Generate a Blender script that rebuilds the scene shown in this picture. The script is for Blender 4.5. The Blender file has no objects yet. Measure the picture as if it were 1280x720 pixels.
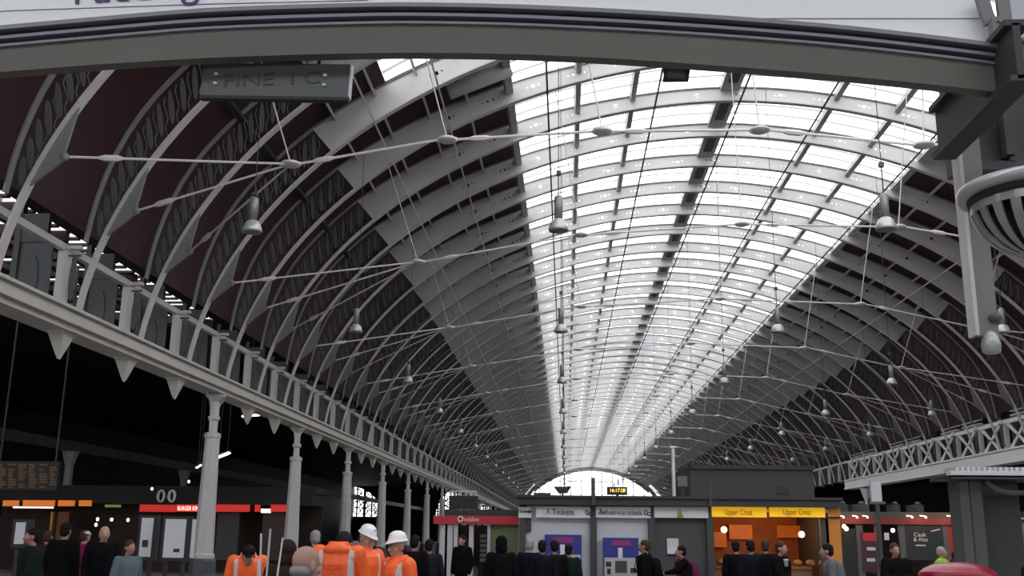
import bpy, math, random
from mathutils import Vector, Matrix
random.seed(7)
C = bpy.context.scene.collection
PI = math.pi

# ------------------------------------------------------------------ camera
F, PITCH, YAW, ROLL = 1269.0, .2379, .0541, -.0116
EYE = 1.7
def cam_axes():
    cy, sy, cp, sp = math.cos(YAW), math.sin(YAW), math.cos(PITCH), math.sin(PITCH)
    R0 = Vector((cy, sy, 0)); Fd = Vector((-sy*cp, cy*cp, sp)); U0 = Vector((sy*sp, -cy*sp, cp))
    c, s = math.cos(ROLL), math.sin(ROLL)
    return R0*c - U0*s, R0*s + U0*c, Fd
RV, UV, FV = cam_axes()
cd = bpy.data.cameras.new('camera'); cam = bpy.data.objects.new('camera', cd); C.objects.link(cam)
cd.sensor_width = 36; cd.lens = F/1280*36; cd.clip_end = 1000
m = Matrix((RV, UV, -FV)).transposed().to_4x4(); m.translation = (0, 0, EYE); cam.matrix_world = m
bpy.context.scene.camera = cam
def at(x, y, Y):
    d = FV + RV*((x-640)/F) + UV*((360-y)/F)
    t = Y/d.y
    return Vector((d.x*t, Y, EYE + d.z*t))

# ------------------------------------------------------------------ materials
def mat(name, col, rough=.5, metal=0, emit=None, es=0, noise=0, nscale=3, spec=.5):
    M = bpy.data.materials.new(name); M.use_nodes = True
    nt = M.node_tree; b = nt.nodes['Principled BSDF']
    b.inputs['Base Color'].default_value = (*col, 1); b.inputs['Roughness'].default_value = rough
    b.inputs['Metallic'].default_value = metal; b.inputs['Specular IOR Level'].default_value = spec
    if emit: b.inputs['Emission Color'].default_value = (*emit, 1); b.inputs['Emission Strength'].default_value = es
    if noise:
        tc = nt.nodes.new('ShaderNodeTexCoord'); n = nt.nodes.new('ShaderNodeTexNoise'); n.inputs['Scale'].default_value = nscale
        n.inputs['Detail'].default_value = 4
        r = nt.nodes.new('ShaderNodeMapRange'); r.inputs[3].default_value = 1-noise; r.inputs[4].default_value = 1+noise
        mx = nt.nodes.new('ShaderNodeMix'); mx.data_type = 'RGBA'; mx.blend_type = 'MULTIPLY'; mx.inputs[0].default_value = 1
        mx.inputs[6].default_value = (*col, 1)
        nt.links.new(tc.outputs['Object'], n.inputs['Vector']); nt.links.new(n.outputs['Fac'], r.inputs[0])
        nt.links.new(r.outputs[0], mx.inputs[7]); nt.links.new(mx.outputs[2], b.inputs['Base Color'])
    return M
iron = mat('iron_pale_paint', (.57,.55,.54), .5, noise=.12, nscale=1.2)
flangem = mat('iron_flange_paint', (.52,.5,.49), .5)
irongrey = mat('iron_grey_paint', (.2,.2,.2), .5, noise=.1)
tracm = mat('tracery_dark_paint', (.09,.1,.095), .6)
beamgrey = mat('roof_beam_grey', (.34,.34,.33), .5)
irondark = mat('iron_dark_paint', (.07,.075,.08), .5)
girderm = mat('girder_cream_paint', (.5,.47,.42), .55, noise=.12, nscale=2)
latticem = mat('lattice_white_paint', (.75,.74,.72), .5, noise=.08)
colm = mat('column_paint', (.52,.51,.5), .45, noise=.08, nscale=4)
rodm = mat('rod_paint', (.6,.55,.55), .4)
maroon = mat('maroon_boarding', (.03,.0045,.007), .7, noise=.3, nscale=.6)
black = mat('black_paint', (.012,.012,.013), .6)
charcoal = mat('charcoal', (.022,.022,.025), .6)
darkgrey = mat('dark_grey', (.045,.045,.045), .6)
midgrey = mat('mid_grey', (.09,.09,.093), .6)
lightgrey = mat('light_grey', (.52,.52,.54), .5)
white = mat('white_panel', (.64,.64,.64), .45)
signwhite = mat('sign_white', (.9,.91,.9), .4)
beammat = mat('beam_paint', (.13,.122,.105), .6, noise=.12, nscale=.8)
navy = mat('navy_trim', (.03,.03,.05), .35)
trimgrey = mat('trim_grey', (.19,.19,.22), .35)
purple = mat('purple_ink', (.06,.03,.15), .5)
ink = mat('black_ink', (.01,.01,.01), .5)
red = mat('red_sign', (.45,.02,.03), .4)
redlit = mat('red_lit_sign', (.5,.02,.02), .5, emit=(1,.03,.02), es=.35)
whitelit = mat('white_lit_sign', (.9,.8,.7), .5, emit=(1,.8,.65), es=1.3)
orangelit = mat('orange_lit_sign', (.6,.2,.03), .5, emit=(1,.22,.02), es=.4)
yellowlit = mat('yellow_lit_sign', (.85,.5,.02), .5, emit=(1,.55,.0), es=.45)
warm = mat('warm_interior', (.3,.09,.025), .7, noise=.5, nscale=2.5)
warmlamp = mat('warm_lamp', (1,.8,.6), .5, emit=(1,.75,.5), es=5)
coollamp = mat('cool_lamp', (1,1,1), .5, emit=(.95,.9,1), es=6)
digits = mat('clock_digits', (1,.7,.1), .5, emit=(1,.7,.1), es=1.6)
boarddig = mat('board_digits', (.1,.06,.02), .5, emit=(1,.4,.03), es=.03)
blue = mat('machine_blue', (.02,.025,.22), .4)
magenta = mat('machine_magenta', (.25,.02,.12), .4)
steel = mat('brushed_steel', (.5,.5,.5), .35, .6)
postred = mat('post_box_red', (.3,.006,.03), .3)
lampcase = mat('lamp_case', (.2,.2,.2), .4, .2)
lampshade = mat('lamp_reflector', (.42,.42,.42), .3, .3)
floorm = mat('floor_terrazzo', (.2,.19,.18), .35, noise=.15, nscale=.7)
stone = mat('end_wall_stone', (.2,.18,.17), .8, noise=.2)
green = mat('green_panel', (.16,.2,.1), .6)
orangepanel = mat('orange_panel', (.55,.2,.02), .5)
boardwhite = mat('notice_white', (.62,.62,.64), .4)
skin = mat('skin', (.38,.2,.15), .6, spec=.2); skin2 = mat('skin_pale', (.46,.28,.22), .6, spec=.2); skind = mat('skin_brown', (.18,.09,.06), .5)
eyew = mat('eye_white', (.4,.38,.37), .2); eyed = mat('eye_dark', (.02,.015,.01), .2)
helmetm = mat('helmet_white', (.85,.82,.82), .3)
def glassmat():
    M = bpy.data.materials.new('roof_glazing'); M.use_nodes = True; nt = M.node_tree; nt.nodes.clear()
    o = nt.nodes.new('ShaderNodeOutputMaterial'); mx = nt.nodes.new('ShaderNodeMixShader'); mx.inputs[0].default_value = .3
    t = nt.nodes.new('ShaderNodeBsdfTransparent'); t.inputs[0].default_value = (.92,.93,.93,1)
    tr = nt.nodes.new('ShaderNodeBsdfTranslucent'); tr.inputs[0].default_value = (.8,.8,.8,1)
    nt.links.new(t.outputs[0], mx.inputs[1]); nt.links.new(tr.outputs[0], mx.inputs[2]); nt.links.new(mx.outputs[0], o.inputs[0])
    return M
glazing = glassmat()
def clearmat():
    M = bpy.data.materials.new('shop_glass'); M.use_nodes = True; nt = M.node_tree; nt.nodes.clear()
    o = nt.nodes.new('ShaderNodeOutputMaterial'); mx = nt.nodes.new('ShaderNodeMixShader'); mx.inputs[0].default_value = .08
    t = nt.nodes.new('ShaderNodeBsdfTransparent'); g = nt.nodes.new('ShaderNodeBsdfGlossy'); g.inputs['Roughness'].default_value = .05
    nt.links.new(t.outputs[0], mx.inputs[1]); nt.links.new(g.outputs[0], mx.inputs[2]); nt.links.new(mx.outputs[0], o.inputs[0])
    return M
clear = clearmat()
def hivis():
    M = mat('hivis_orange', (.95,.13,.02), .55, emit=(1,.12,.01), es=0)
    nt = M.node_tree; b = nt.nodes['Principled BSDF']
    tc = nt.nodes.new('ShaderNodeTexCoord'); sx = nt.nodes.new('ShaderNodeSeparateXYZ'); nt.links.new(tc.outputs['Object'], sx.inputs[0])
    ab = nt.nodes.new('ShaderNodeMath'); ab.operation = 'ABSOLUTE'; nt.links.new(sx.outputs[0], ab.inputs[0])
    def band(src, c, w):
        a = nt.nodes.new('ShaderNodeMath'); a.operation = 'SUBTRACT'; a.inputs[1].default_value = c; nt.links.new(src, a.inputs[0])
        d = nt.nodes.new('ShaderNodeMath'); d.operation = 'ABSOLUTE'; nt.links.new(a.outputs[0], d.inputs[0])
        e = nt.nodes.new('ShaderNodeMath'); e.operation = 'LESS_THAN'; e.inputs[1].default_value = w; nt.links.new(d.outputs[0], e.inputs[0])
        return e.outputs[0]
    v = band(ab.outputs[0], .15, .024); h = band(sx.outputs[2], 1.13, .025)
    top = nt.nodes.new('ShaderNodeMath'); top.operation = 'LESS_THAN'; top.inputs[1].default_value = 1.46; nt.links.new(sx.outputs[2], top.inputs[0])
    mu = nt.nodes.new('ShaderNodeMath'); mu.operation = 'MULTIPLY'; nt.links.new(v, mu.inputs[0]); nt.links.new(top.outputs[0], mu.inputs[1])
    mm = nt.nodes.new('ShaderNodeMath'); mm.operation = 'MAXIMUM'; nt.links.new(mu.outputs[0], mm.inputs[0]); nt.links.new(h, mm.inputs[1])
    mx = nt.nodes.new('ShaderNodeMix'); mx.data_type = 'RGBA'; mx.inputs[6].default_value = (.95,.13,.02,1); mx.inputs[7].default_value = (.55,.5,.53,1)
    nt.links.new(mm.outputs[0], mx.inputs[0]); nt.links.new(mx.outputs[2], b.inputs['Base Color'])
    return M
orange = hivis()
cloth = {k: mat('cloth_'+k, v, .9, spec=.08) for k, v in dict(black=(.005,.005,.006), navy=(.007,.008,.014), brown=(.03,.02,.015), grey=(.13,.13,.135),
    charcoal=(.015,.015,.018), magenta=(.15,.01,.05), maroon=(.12,.02,.05), beige=(.3,.25,.18), lightblue=(.12,.15,.18), olive=(.01,.017,.013), jeans=(.05,.07,.13),
    yellow=(.25,.5,.05), purple=(.08,.03,.12), darkred=(.1,.01,.012)).items()}
hairm = {k: mat('hair_'+k, v, .8, spec=.15) for k, v in dict(black=(.01,.008,.008), brown=(.05,.03,.02), grey=(.3,.29,.28), white=(.6,.6,.6)).items()}

# ------------------------------------------------------------------ mesh builder
class MB:
    def __init__(s): s.v = []; s.f = []; s.mi = []; s.cur = 0
    def add(s, vs, fs):
        o = len(s.v); s.v += [tuple(v) for v in vs]; s.f += [tuple(i+o for i in f) for f in fs]; s.mi += [s.cur]*len(fs); return s
    def box(s, a, b, bev=0):
        x0,y0,z0 = [min(p,q) for p,q in zip(a,b)]; x1,y1,z1 = [max(p,q) for p,q in zip(a,b)]
        return s.add([(x0,y0,z0),(x1,y0,z0),(x1,y1,z0),(x0,y1,z0),(x0,y0,z1),(x1,y0,z1),(x1,y1,z1),(x0,y1,z1)],
              [(0,3,2,1),(4,5,6,7),(0,1,5,4),(1,2,6,5),(2,3,7,6),(3,0,4,7)])
    def bar(s, p, q, w, h=None, up=(0,0,1)):
        h = h or w; p = Vector(p); q = Vector(q); d = (q-p).normalized(); u = Vector(up)
        if abs(d.dot(u)) > .98: u = Vector((0,1,0))
        a = d.cross(u).normalized()*w/2; b = a.cross(d).normalized()*h/2
        return s.add([p-a-b,p+a-b,p+a+b,p-a+b,q-a-b,q+a-b,q+a+b,q-a+b],[(0,3,2,1),(4,5,6,7),(0,1,5,4),(1,2,6,5),(2,3,7,6),(3,0,4,7)])
    def tube(s, pts, r, n=8):
        pts = [Vector(p) for p in pts]; k = len(pts); rs = r if isinstance(r,(list,tuple)) else [r]*k; vs = []; fs = []
        for i,p in enumerate(pts):
            d = (pts[min(i+1,k-1)]-pts[max(i-1,0)]).normalized(); u = Vector((0,0,1)) if abs(d.z) < .9 else Vector((0,1,0))
            a = d.cross(u).normalized(); b = d.cross(a).normalized()
            for j in range(n): t = 2*PI*j/n; vs.append(p+a*math.cos(t)*rs[i]+b*math.sin(t)*rs[i])
        for i in range(k-1):
            for j in range(n): j2 = (j+1)%n; fs.append((i*n+j,i*n+j2,(i+1)*n+j2,(i+1)*n+j))
        fs.append(tuple(range(n))[::-1]); fs.append(tuple((k-1)*n+j for j in range(n)))
        return s.add(vs, fs)
    def lathe(s, prof, c=(0,0,0), n=20, sx=1, sy=1, ph=0):
        vs = []; fs = []; k = len(prof)
        for r,z in prof:
            for j in range(n): t = 2*PI*j/n+ph; vs.append((c[0]+r*math.cos(t)*sx, c[1]+r*math.sin(t)*sy, c[2]+z))
        for i in range(k-1):
            for j in range(n): j2 = (j+1)%n; fs.append((i*n+j,i*n+j2,(i+1)*n+j2,(i+1)*n+j))
        fs.append(tuple(range(n))[::-1]); fs.append(tuple((k-1)*n+j for j in range(n)))
        return s.add(vs, fs)
    def ell(s, c, r, n=12, m=8, R=None):
        vs = []; fs = []; c = Vector(c)
        def P(x,y,z):
            q = Vector((x*r[0],y*r[1],z*r[2])); q = R@q if R else q; return c+q
        vs.append(P(0,0,-1))
        for i in range(1,m):
            p = -PI/2+PI*i/m
            for j in range(n): t = 2*PI*j/n; vs.append(P(math.cos(p)*math.cos(t),math.cos(p)*math.sin(t),math.sin(p)))
        vs.append(P(0,0,1)); last = len(vs)-1
        for j in range(n):
            j2 = (j+1)%n; fs.append((0,1+j2,1+j)); fs.append((last,last-n+j,last-n+j2))
            for i in range(m-2): a = 1+i*n; fs.append((a+j,a+j2,a+n+j2,a+n+j))
        return s.add(vs, fs)
    def cap(s, p, q, r1, r2, n=12):
        p = Vector(p); q = Vector(q); d = q-p
        if d.length < 1e-6: return s.ell(p,(r1,)*3)
        d.normalize(); pts = []; rs = []
        for k in (90,60,30,0): t = math.radians(k); pts.append(p-d*r1*math.sin(t)); rs.append(max(r1*math.cos(t),1e-3))
        for k in (0,30,60,90): t = math.radians(k); pts.append(q+d*r2*math.sin(t)); rs.append(max(r2*math.cos(t),1e-3))
        u = Vector((0,0,1)) if abs(d.z) < .9 else Vector((0,1,0)); a = d.cross(u).normalized(); b = d.cross(a).normalized(); vs = []; fs = []
        for i,pp in enumerate(pts):
            for j in range(n): t = 2*PI*j/n; vs.append(pp+a*math.cos(t)*rs[i]+b*math.sin(t)*rs[i])
        for i in range(len(pts)-1):
            for j in range(n): j2 = (j+1)%n; fs.append((i*n+j,i*n+j2,(i+1)*n+j2,(i+1)*n+j))
        fs.append(tuple(range(n))[::-1]); fs.append(tuple((len(pts)-1)*n+j for j in range(n)))
        return s.add(vs, fs)
    def prism(s, poly, y0, y1):            # polygon in the XZ plane, extruded along Y
        n = len(poly)
        vs = [(x,y0,z) for x,z in poly]+[(x,y1,z) for x,z in poly]
        return s.add(vs, [tuple(range(n)), tuple(range(n,2*n))[::-1]]+[(i,(i+1)%n+0,(i+1)%n+n,i+n)[::-1] for i in range(n)])
    def sweep(s, pts, nrm, n0, n1, y0, y1):  # pts (x,z) with normals, box section swept along
        k = len(pts); vs = []; fs = []
        g = lambda a,i: a[i] if isinstance(a,(list,tuple)) else a
        for i in range(k):
            (x,z),(nx,nz) = pts[i],nrm[i]; a = g(n0,i); b = g(n1,i)
            vs += [(x+nx*a,y0,z+nz*a),(x+nx*a,y1,z+nz*a),(x+nx*b,y1,z+nz*b),(x+nx*b,y0,z+nz*b)]
        for i in range(k-1):
            for j in range(4): j2 = (j+1)%4; fs.append((4*i+j,4*i+j2,4*i+4+j2,4*i+4+j))
        fs += [(0,1,2,3)[::-1], tuple(4*(k-1)+j for j in range(4))]
        return s.add(vs, fs)
    def mesh(s, name, ms, smooth=False):
        me = bpy.data.meshes.new(name); me.from_pydata(s.v, [], s.f)
        ms = ms if isinstance(ms,(list,tuple)) else [ms]
        for q in ms: me.materials.append(q)
        me.polygons.foreach_set('material_index', s.mi)
        if smooth: me.polygons.foreach_set('use_smooth', [True]*len(s.f))
        me.update(); return me
    def build(s, name, ms, parent=None, smooth=False):
        o = bpy.data.objects.new(name, s.mesh(name, ms, smooth)); C.objects.link(o)
        if parent: o.parent = parent
        return o
def tag(o, label=None, cat=None, group=None, kind=None):
    if label: o['label'] = label
    if cat: o['category'] = cat
    if group: o['group'] = group
    if kind: o['kind'] = kind
    return o
def empty(name, loc, rz=0):
    o = bpy.data.objects.new(name, None); C.objects.link(o); o.location = loc; o.rotation_euler = (0,0,rz); o.empty_display_size = .1; return o
def copy_tree(o, parent=None):
    c = o.copy(); C.objects.link(c)
    if parent: c.parent = parent
    for ch in list(o.children): copy_tree(ch, c)
    return c
def text_mesh(name, body, size, loc, m, parent=None, ext=.004, rot=(PI/2,0,0), align='CENTER', width=None):
    cu = bpy.data.curves.new('lettering', 'FONT'); cu.body = body; cu.size = size; cu.extrude = ext; cu.align_x = align; cu.align_y = 'CENTER' if align == 'CENTER' else 'BOTTOM_BASELINE'
    t = bpy.data.objects.new('lettering', cu); C.objects.link(t)
    bpy.context.view_layer.update()
    dg = bpy.context.evaluated_depsgraph_get(); me = bpy.data.meshes.new_from_object(t.evaluated_get(dg))
    bpy.data.objects.remove(t); me.materials.clear(); me.materials.append(m)
    o = bpy.data.objects.new(name, me); C.objects.link(o); o.location = loc; o.rotation_euler = rot
    if width:
        w = max(v.co.x for v in me.vertices)-min(v.co.x for v in me.vertices); o.scale = (width/w,1,1)
    if parent: o.parent = parent; o.matrix_parent_inverse = Matrix.Translation(parent.location).inverted()
    return o

# ------------------------------------------------------------------ the train shed
S = 3.05
XL, XR = -9.74, 20.63
XC = (XL+XR)/2; A = (XR-XL)/2
ZG = 4.19+EYE; ZR = 5.55+EYE; ZS = 3.48+EYE; ZCI = 14.0+EYE; B = ZCI-ZS; NE = 1.91
Y0 = 19.3
GH = 7.0
I0, I1 = -3, 65
YEND = Y0+I1*S+1.2
def curve_s(t):   # t in 0..1, left foot to right foot
    th = PI*(1-t); c, s_ = math.cos(th), math.sin(th)
    return (XC+A*math.copysign(abs(c)**(2/NE), c), ZS+B*abs(s_)**(2/NE))
dense = [curve_s(i/4000) for i in range(4001)]
dense = [p for p in dense if p[1] >= ZG-.01]
arc = [0]
for i in range(1,len(dense)): arc.append(arc[-1]+math.dist(dense[i],dense[i-1]))
LT = arc[-1]
import bisect
def on(l):
    l = max(0,min(LT,l)); i = min(max(bisect.bisect(arc,l)-1,0),len(arc)-2); f = (l-arc[i])/(arc[i+1]-arc[i])
    p,q = dense[i],dense[i+1]; x = p[0]+(q[0]-p[0])*f; z = p[1]+(q[1]-p[1])*f
    j0,j1 = max(i-12,0),min(i+13,len(dense)-1); dx = dense[j1][0]-dense[j0][0]; dz = dense[j1][1]-dense[j0][1]; L = math.hypot(dx,dz)
    return (x,z),(-dz/L,dx/L)
def l_of_x(x):
    lo,hi = 0,LT
    for _ in range(40):
        m_ = (lo+hi)/2
        if on(m_)[0][0] < x: lo = m_
        else: hi = m_
    return lo
def l_of_z(z, left=True):
    lo,hi = 0,LT/2
    for _ in range(40):
        m_ = (lo+hi)/2
        if on(m_)[0][1] < z: lo = m_
        else: hi = m_
    return lo if left else LT-lo
LRAIL = l_of_z(ZR); LTR = l_of_x(XC-11.7)
def depth(l):
    l = min(l, LT-l)
    if l < LRAIL: return .36
    x = abs(on(l)[0][0]-XC)
    if l > LTR: return .5+.42*max(0,min(1,(x-3)/8.7))**1.3
    t = (l-LRAIL)/(LTR-LRAIL)
    return .36+.56*math.sin(PI/2*min(1,t*1.6))
def seg(l0,l1,n):
    P = [on(l0+(l1-l0)*i/n) for i in range(n+1)]; ds = [depth(l0+(l1-l0)*i/n) for i in range(n+1)]
    return [p for p,_ in P],[q for _,q in P],ds

def make_arch():
    root = empty('roof_arch', (0,0,0))
    p,n,d = seg(0,LT,90)
    MB().sweep(p,n,-.02,.03,-.1,.1).build('inner_flange', flangem, root)
    # outer flange / chord (from rail to rail)
    p,n,d = seg(LRAIL,LT-LRAIL,80)
    MB().sweep(p,n,[x-.04 for x in d],d,-.07,.07).build('outer_flange', irongrey, root)
    # solid web with pierced holes
    w = MB(); cells = []; l = LTR; k = 0; hw = {}
    while l < LT-LTR-.01:
        x = on(l)[0][0]
        if abs(x-XC) < 9.5 and LT-LTR-l > 1.2:
            pat = [.03,.075,.03] if k%2 == 0 else [.03,.045,.045,.03]
            cells.append((l,l+.45,0)); l += .45
            for r in pat: cells.append((l,l+.17,r)); l += .17
            cells.append((l,l+.3,0)); l += .3; k += 1
        else: l2 = min(l+.35, LT-LTR); cells.append((l,l2,0)); l = l2
    for y,flip in ((-.012,0),(.012,1)):
        for l0,l1,r in cells:
            (pa,na),(pb,nb) = on(l0),on(l1); da,db = depth(l0),depth(l1)
            q = [(pa[0],y,pa[1]),(pb[0],y,pb[1]),(pb[0]+nb[0]*db,y,pb[1]+nb[1]*db),(pa[0]+na[0]*da,y,pa[1]+na[1]*da)]
            if not r: fs = [(0,1,2,3)]
            else:
                cx = sum(a[0] for a in q)/4; cz = sum(a[2] for a in q)/4
                ux,uz = pb[0]-pa[0],pb[1]-pa[1]; L = math.hypot(ux,uz); ux/=L; uz/=L
                for a,b in ((-1,-1),(1,-1),(1,1),(-1,1)):
                    q.append((cx+r*(a*ux+b*na[0])*.8,y,cz+r*(a*uz+b*na[1])*.8))
                fs = [(0,1,5,4),(1,2,6,5),(2,3,7,6),(3,0,4,7)]
            if flip: fs = [f[::-1] for f in fs]
            w.add(q,fs)
    w.build('web_plate', iron, root)
    for side in (0,1):
        L = lambda l: l if side == 0 else LT-l
        t = MB()
        # leaf tracery between inner flange and outer chord
        l = LRAIL+.12; k = 0
        while l < LTR-.55:
            (a,na) = on(L(l)); (b,nb) = on(L(min(l+.62,LTR))); dd = depth(L(l+.3))
            P = Vector((a[0]+na[0]*.1,0,a[1]+na[1]*.1)); Q = Vector((b[0]+nb[0]*(dd-.08),0,b[1]+nb[1]*(dd-.08)))
            ax = (Q-P); ln = ax.length; ax.normalize(); px = Vector((-ax.z,0,ax.x)); c = (P+Q)/2
            poly = []
            for i in range(12):
                th = 2*PI*i/12; v = c+ax*math.cos(th)*ln*.4+px*math.sin(th)*.055; poly.append((v.x,v.z))
            t.prism(poly,-.015,.015)
            o2 = px*.15*(1 if side else -1)
            t.tube([P+o2*.9,P+o2*.6+ax*ln*.3,c+o2*1.1,Q+o2*.7-ax*ln*.15,Q+o2],.014,4)
            l += .34; k += 1
        t.build('tracery', tracm, root)
        g = MB(); x0 = XL if side == 0 else XR; sg = -1 if side == 0 else 1
        # foot panel: frame and oval
        zc = (ZG+ZR)/2; xm = x0+sg*.15
        poly = [(xm+.07*math.cos(2*PI*i/12), zc+.45*math.sin(2*PI*i/12)) for i in range(12)]; g.prism(poly,-.015,.015)
        for zz in (zc-.5,zc+.5): g.box((x0+sg*.03,-.015,zz-.02),(x0+sg*.3,.015,zz+.02))
        g.box((x0+sg*.62,-.02,ZG+.03),(x0+sg*1.35,.02,ZR+.1)); g.build('foot_panel', irondark, root)
        ov = MB(); xm2 = x0+sg*.98; ov.prism([(xm2+.12*math.cos(2*PI*i/14), zc+.5*math.sin(2*PI*i/14)) for i in range(14)],-.05,.05); ov.box((x0+sg*1.3,-.08,ZG),(x0+sg*1.42,.08,ZR+.9)); ov.box((x0+sg*.75,-.06,ZR+.1),(x0+sg*1.3,.06,ZR+.7)); ov.build('back_post', tracm, root)
        q = MB(); q.box((x0+sg*.28,-.15,ZG),(x0+sg*.43,.15,ZR)); q.box((x0+sg*.25,-.18,ZG),(x0+sg*.47,.18,ZG+.1)); q.box((x0+sg*.25,-.17,ZR-.08),(x0+sg*.47,.17,ZR))
        q.box((x0+sg*.02,-.05,ZR-.05),(x0+sg*.3,.05,ZR+.02)); q.build('post', iron, root)
        # gusset plate for tie rods
        la,lb,lc = l_of_z(EYE+5.75),l_of_z(EYE+6.45),l_of_z(EYE+7.3)
        pts = []
        for l in [la+(lc-la)*i/6 for i in range(7)]: pts.append(on(L(l))[0])
        (tp,tn) = on(L(lb)); tip = (tp[0]-tn[0]*.32,tp[1]-tn[1]*.32-.07); tip2 = (tp[0]-tn[0]*.32,tp[1]-tn[1]*.32+.07)
        poly = pts+[tip2,tip]
        gg = MB().prism(poly,-.03,.03); gg.ell((tip[0],0,tip[1]+.07),(.08,.06,.08)); gg.build('gusset_plate', irongrey, root)
    return root, tip
arch, _ = make_arch()
def gusset_tip(side):
    lb = l_of_z(EYE+6.45); L = lb if side == 0 else LT-lb
    p,n = on(L); return (p[0]-n[0]*.32, p[1]-n[1]*.32)
ordw = ['nearest','second','third','fourth','fifth','sixth','seventh','eighth','ninth','tenth','eleventh','twelfth','thirteenth','fourteenth','fifteenth','sixteenth']
for k,i in enumerate(range(I0,I1+1)):
    o = arch if k == 0 else copy_tree(arch)
    o.location = (0,Y0+i*S,0)
    if k == 0: lab = 'grey iron roof arch nearest the camera, mostly hidden behind the white sign beam'
    elif k < 16: lab = 'pale grey iron roof arch with leaf tracery, %s from the white sign beam' % ordw[k]
    else: lab = 'small pale roof arch far down the train shed, one of many alike'
    tag(o, lab, 'roof arch', 'curved iron arches of the train shed roof')
YA, YB = Y0+I0*S-.6, YEND
# purlins, ridge, glazing, boarding
def lon(name, l, off0, off1, w, m, label=None, cat='roof beam', group=None, parent=None, extra=None):
    p,n = on(l); a = Vector((p[0]+n[0]*off0,0,p[1]+n[1]*off0)); b = Vector((p[0]+n[0]*off1,0,p[1]+n[1]*off1)); t = Vector((n[1],0,-n[0]))*w/2
    poly = [((a-t).x,(a-t).z),((a+t).x,(a+t).z),((b+t).x,(b+t).z),((b-t).x,(b-t).z)]
    mb = MB().prism(poly,YA,YB)
    if extra: extra(mb,p,n)
    o = mb.build(name,m,parent)
    if label: tag(o,label,cat,group)
    return o
LC = LT/2
lgl,lgr = l_of_x(XC-GH),l_of_x(XC+GH)
for s_,w,lab in ((-4.95,.17,'grey roof beam under the glass, leftmost of the inner pair left of the ridge'),(-3.15,.17,'grey roof beam under the glass, first left of the ridge strip'),
                 (3.4,.17,'grey roof beam under the glass, first right of the ridge strip'),(5.3,.17,'grey roof beam under the glass, second right of the ridge strip'),
                 (-GH,.22,'pale edge beam along the left border of the glazed roof'),(GH,.22,'pale edge beam along the right border of the glazed roof')):
    lon('roof_beam', l_of_x(XC+s_), .3,.56,w,beamgrey,lab,'roof beam','long beams under the roof glass')
rr = lon('ridge_strip', LC, .36,.6,.62,beamgrey,'wide grey strip running along the ridge of the glazed roof','ridge strip')
pz = on(LC)[0][1]; b = MB().box((XC-.12,0,pz+.3),(XC+.12,1.5,pz+.36)); b.box((XC-.16,-.04,pz+.34),(XC+.16,1.54,pz+.37)); vm = b.mesh('vent_cover', darkgrey)
for i in range(I0,I1):
    o = bpy.data.objects.new('vent_cover', vm); C.objects.link(o); o.parent = rr; o.location = (0,Y0+i*S+.8,0)
for k,(s_,lab) in enumerate(((-6.0,'thin dark cable running under the arches near the left glass edge'),(-2.5,'thin dark cable running under the arches left of the ridge'),
        (.3,'thin dark cable running under the arches beneath the ridge'),(3.0,'thin dark cable running under the arches right of the ridge'),(6.6,'thin dark cable running under the arches near the right glass edge'))):
    lon('conduit', l_of_x(XC+s_), -.08,-.03,.05,darkgrey,lab,'cable','cables along the glazed roof')
wires = [(-10.6,'thin pale wire crossing the left roof slope, lower one'),(-8.9,'thin pale wire crossing the left roof slope, upper one'),(10.4,'thin pale wire crossing the right roof slope')]
for s_,lab in wires: lon('conduit', l_of_x(XC+s_), -.07,-.03,.045,iron,lab,'cable','cables along the boarded slopes')
sidel = []
l = lgl-1.25; k = 0
words = ['first','second','third','fourth','fifth','sixth','seventh','eighth','ninth','tenth']
while abs(on(l)[0][0]-XC) < 11.6:
    for side in (0,1):
        ll = l if side == 0 else LT-l
        lon('purlin', ll, depth(ll)-.2,depth(ll)-.03,.06,flangem,'white rail across the maroon boarding of the %s slope, %s below the glass' % (('left','right')[side],words[k]),'roof rail','rails across the maroon boarding')
    l -= 1.2; k += 1
def sheet(name, l0, l1, n, off, m, th=.04, ys=None):
    P = [on(l0+(l1-l0)*i/n) for i in range(n+1)]; D = [depth(l0+(l1-l0)*i/n)+off for i in range(n+1)]
    mb = MB()
    for (ya,yb) in ys or [(YA,YB)]: mb.sweep([p for p,_ in P],[q for _,q in P],D,[d+th for d in D],ya,yb)
    return mb.build(name,m)
lx = l_of_x(XC-9.9); yg0,yg1 = Y0+1*S+.1,Y0+2*S-.1
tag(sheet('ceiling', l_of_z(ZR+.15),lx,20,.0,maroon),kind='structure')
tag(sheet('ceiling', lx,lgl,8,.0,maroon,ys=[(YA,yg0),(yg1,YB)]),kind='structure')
w6 = sheet('window_6', lx,lgl,8,.0,glazing,th=.01,ys=[(yg0,yg1)]); tag(w6,kind='structure')
gb = MB(); 
for q in (.25,.5,.75):
    P = [on(lx+(lgl-lx)*i/6) for i in range(7)]; gb.sweep([p for p,_ in P],[n for _,n in P],.7,.76,yg0+(yg1-yg0)*q-.02,yg0+(yg1-yg0)*q+.02)
gb.build('glazing_bar',lightgrey,w6)
(p_,n_) = on(l_of_x(XC-8.6)); (q_,n2_) = on(l_of_x(XC-6.9)); yv = Y0+2.5*S
o = MB().tube([(p_[0]+n_[0]*.5,yv,p_[1]+n_[1]*.5),(q_[0]+n2_[0]*.45,yv,q_[1]+n2_[1]*.45)],.3,14).build('vent_drum',lightgrey,None,True); tag(o,'pale cylindrical duct lying in the third roof bay left of the glass','duct')
tag(sheet('ceiling', lgr,LT-l_of_z(ZR+.15),24,.0,maroon),kind='structure')
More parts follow.
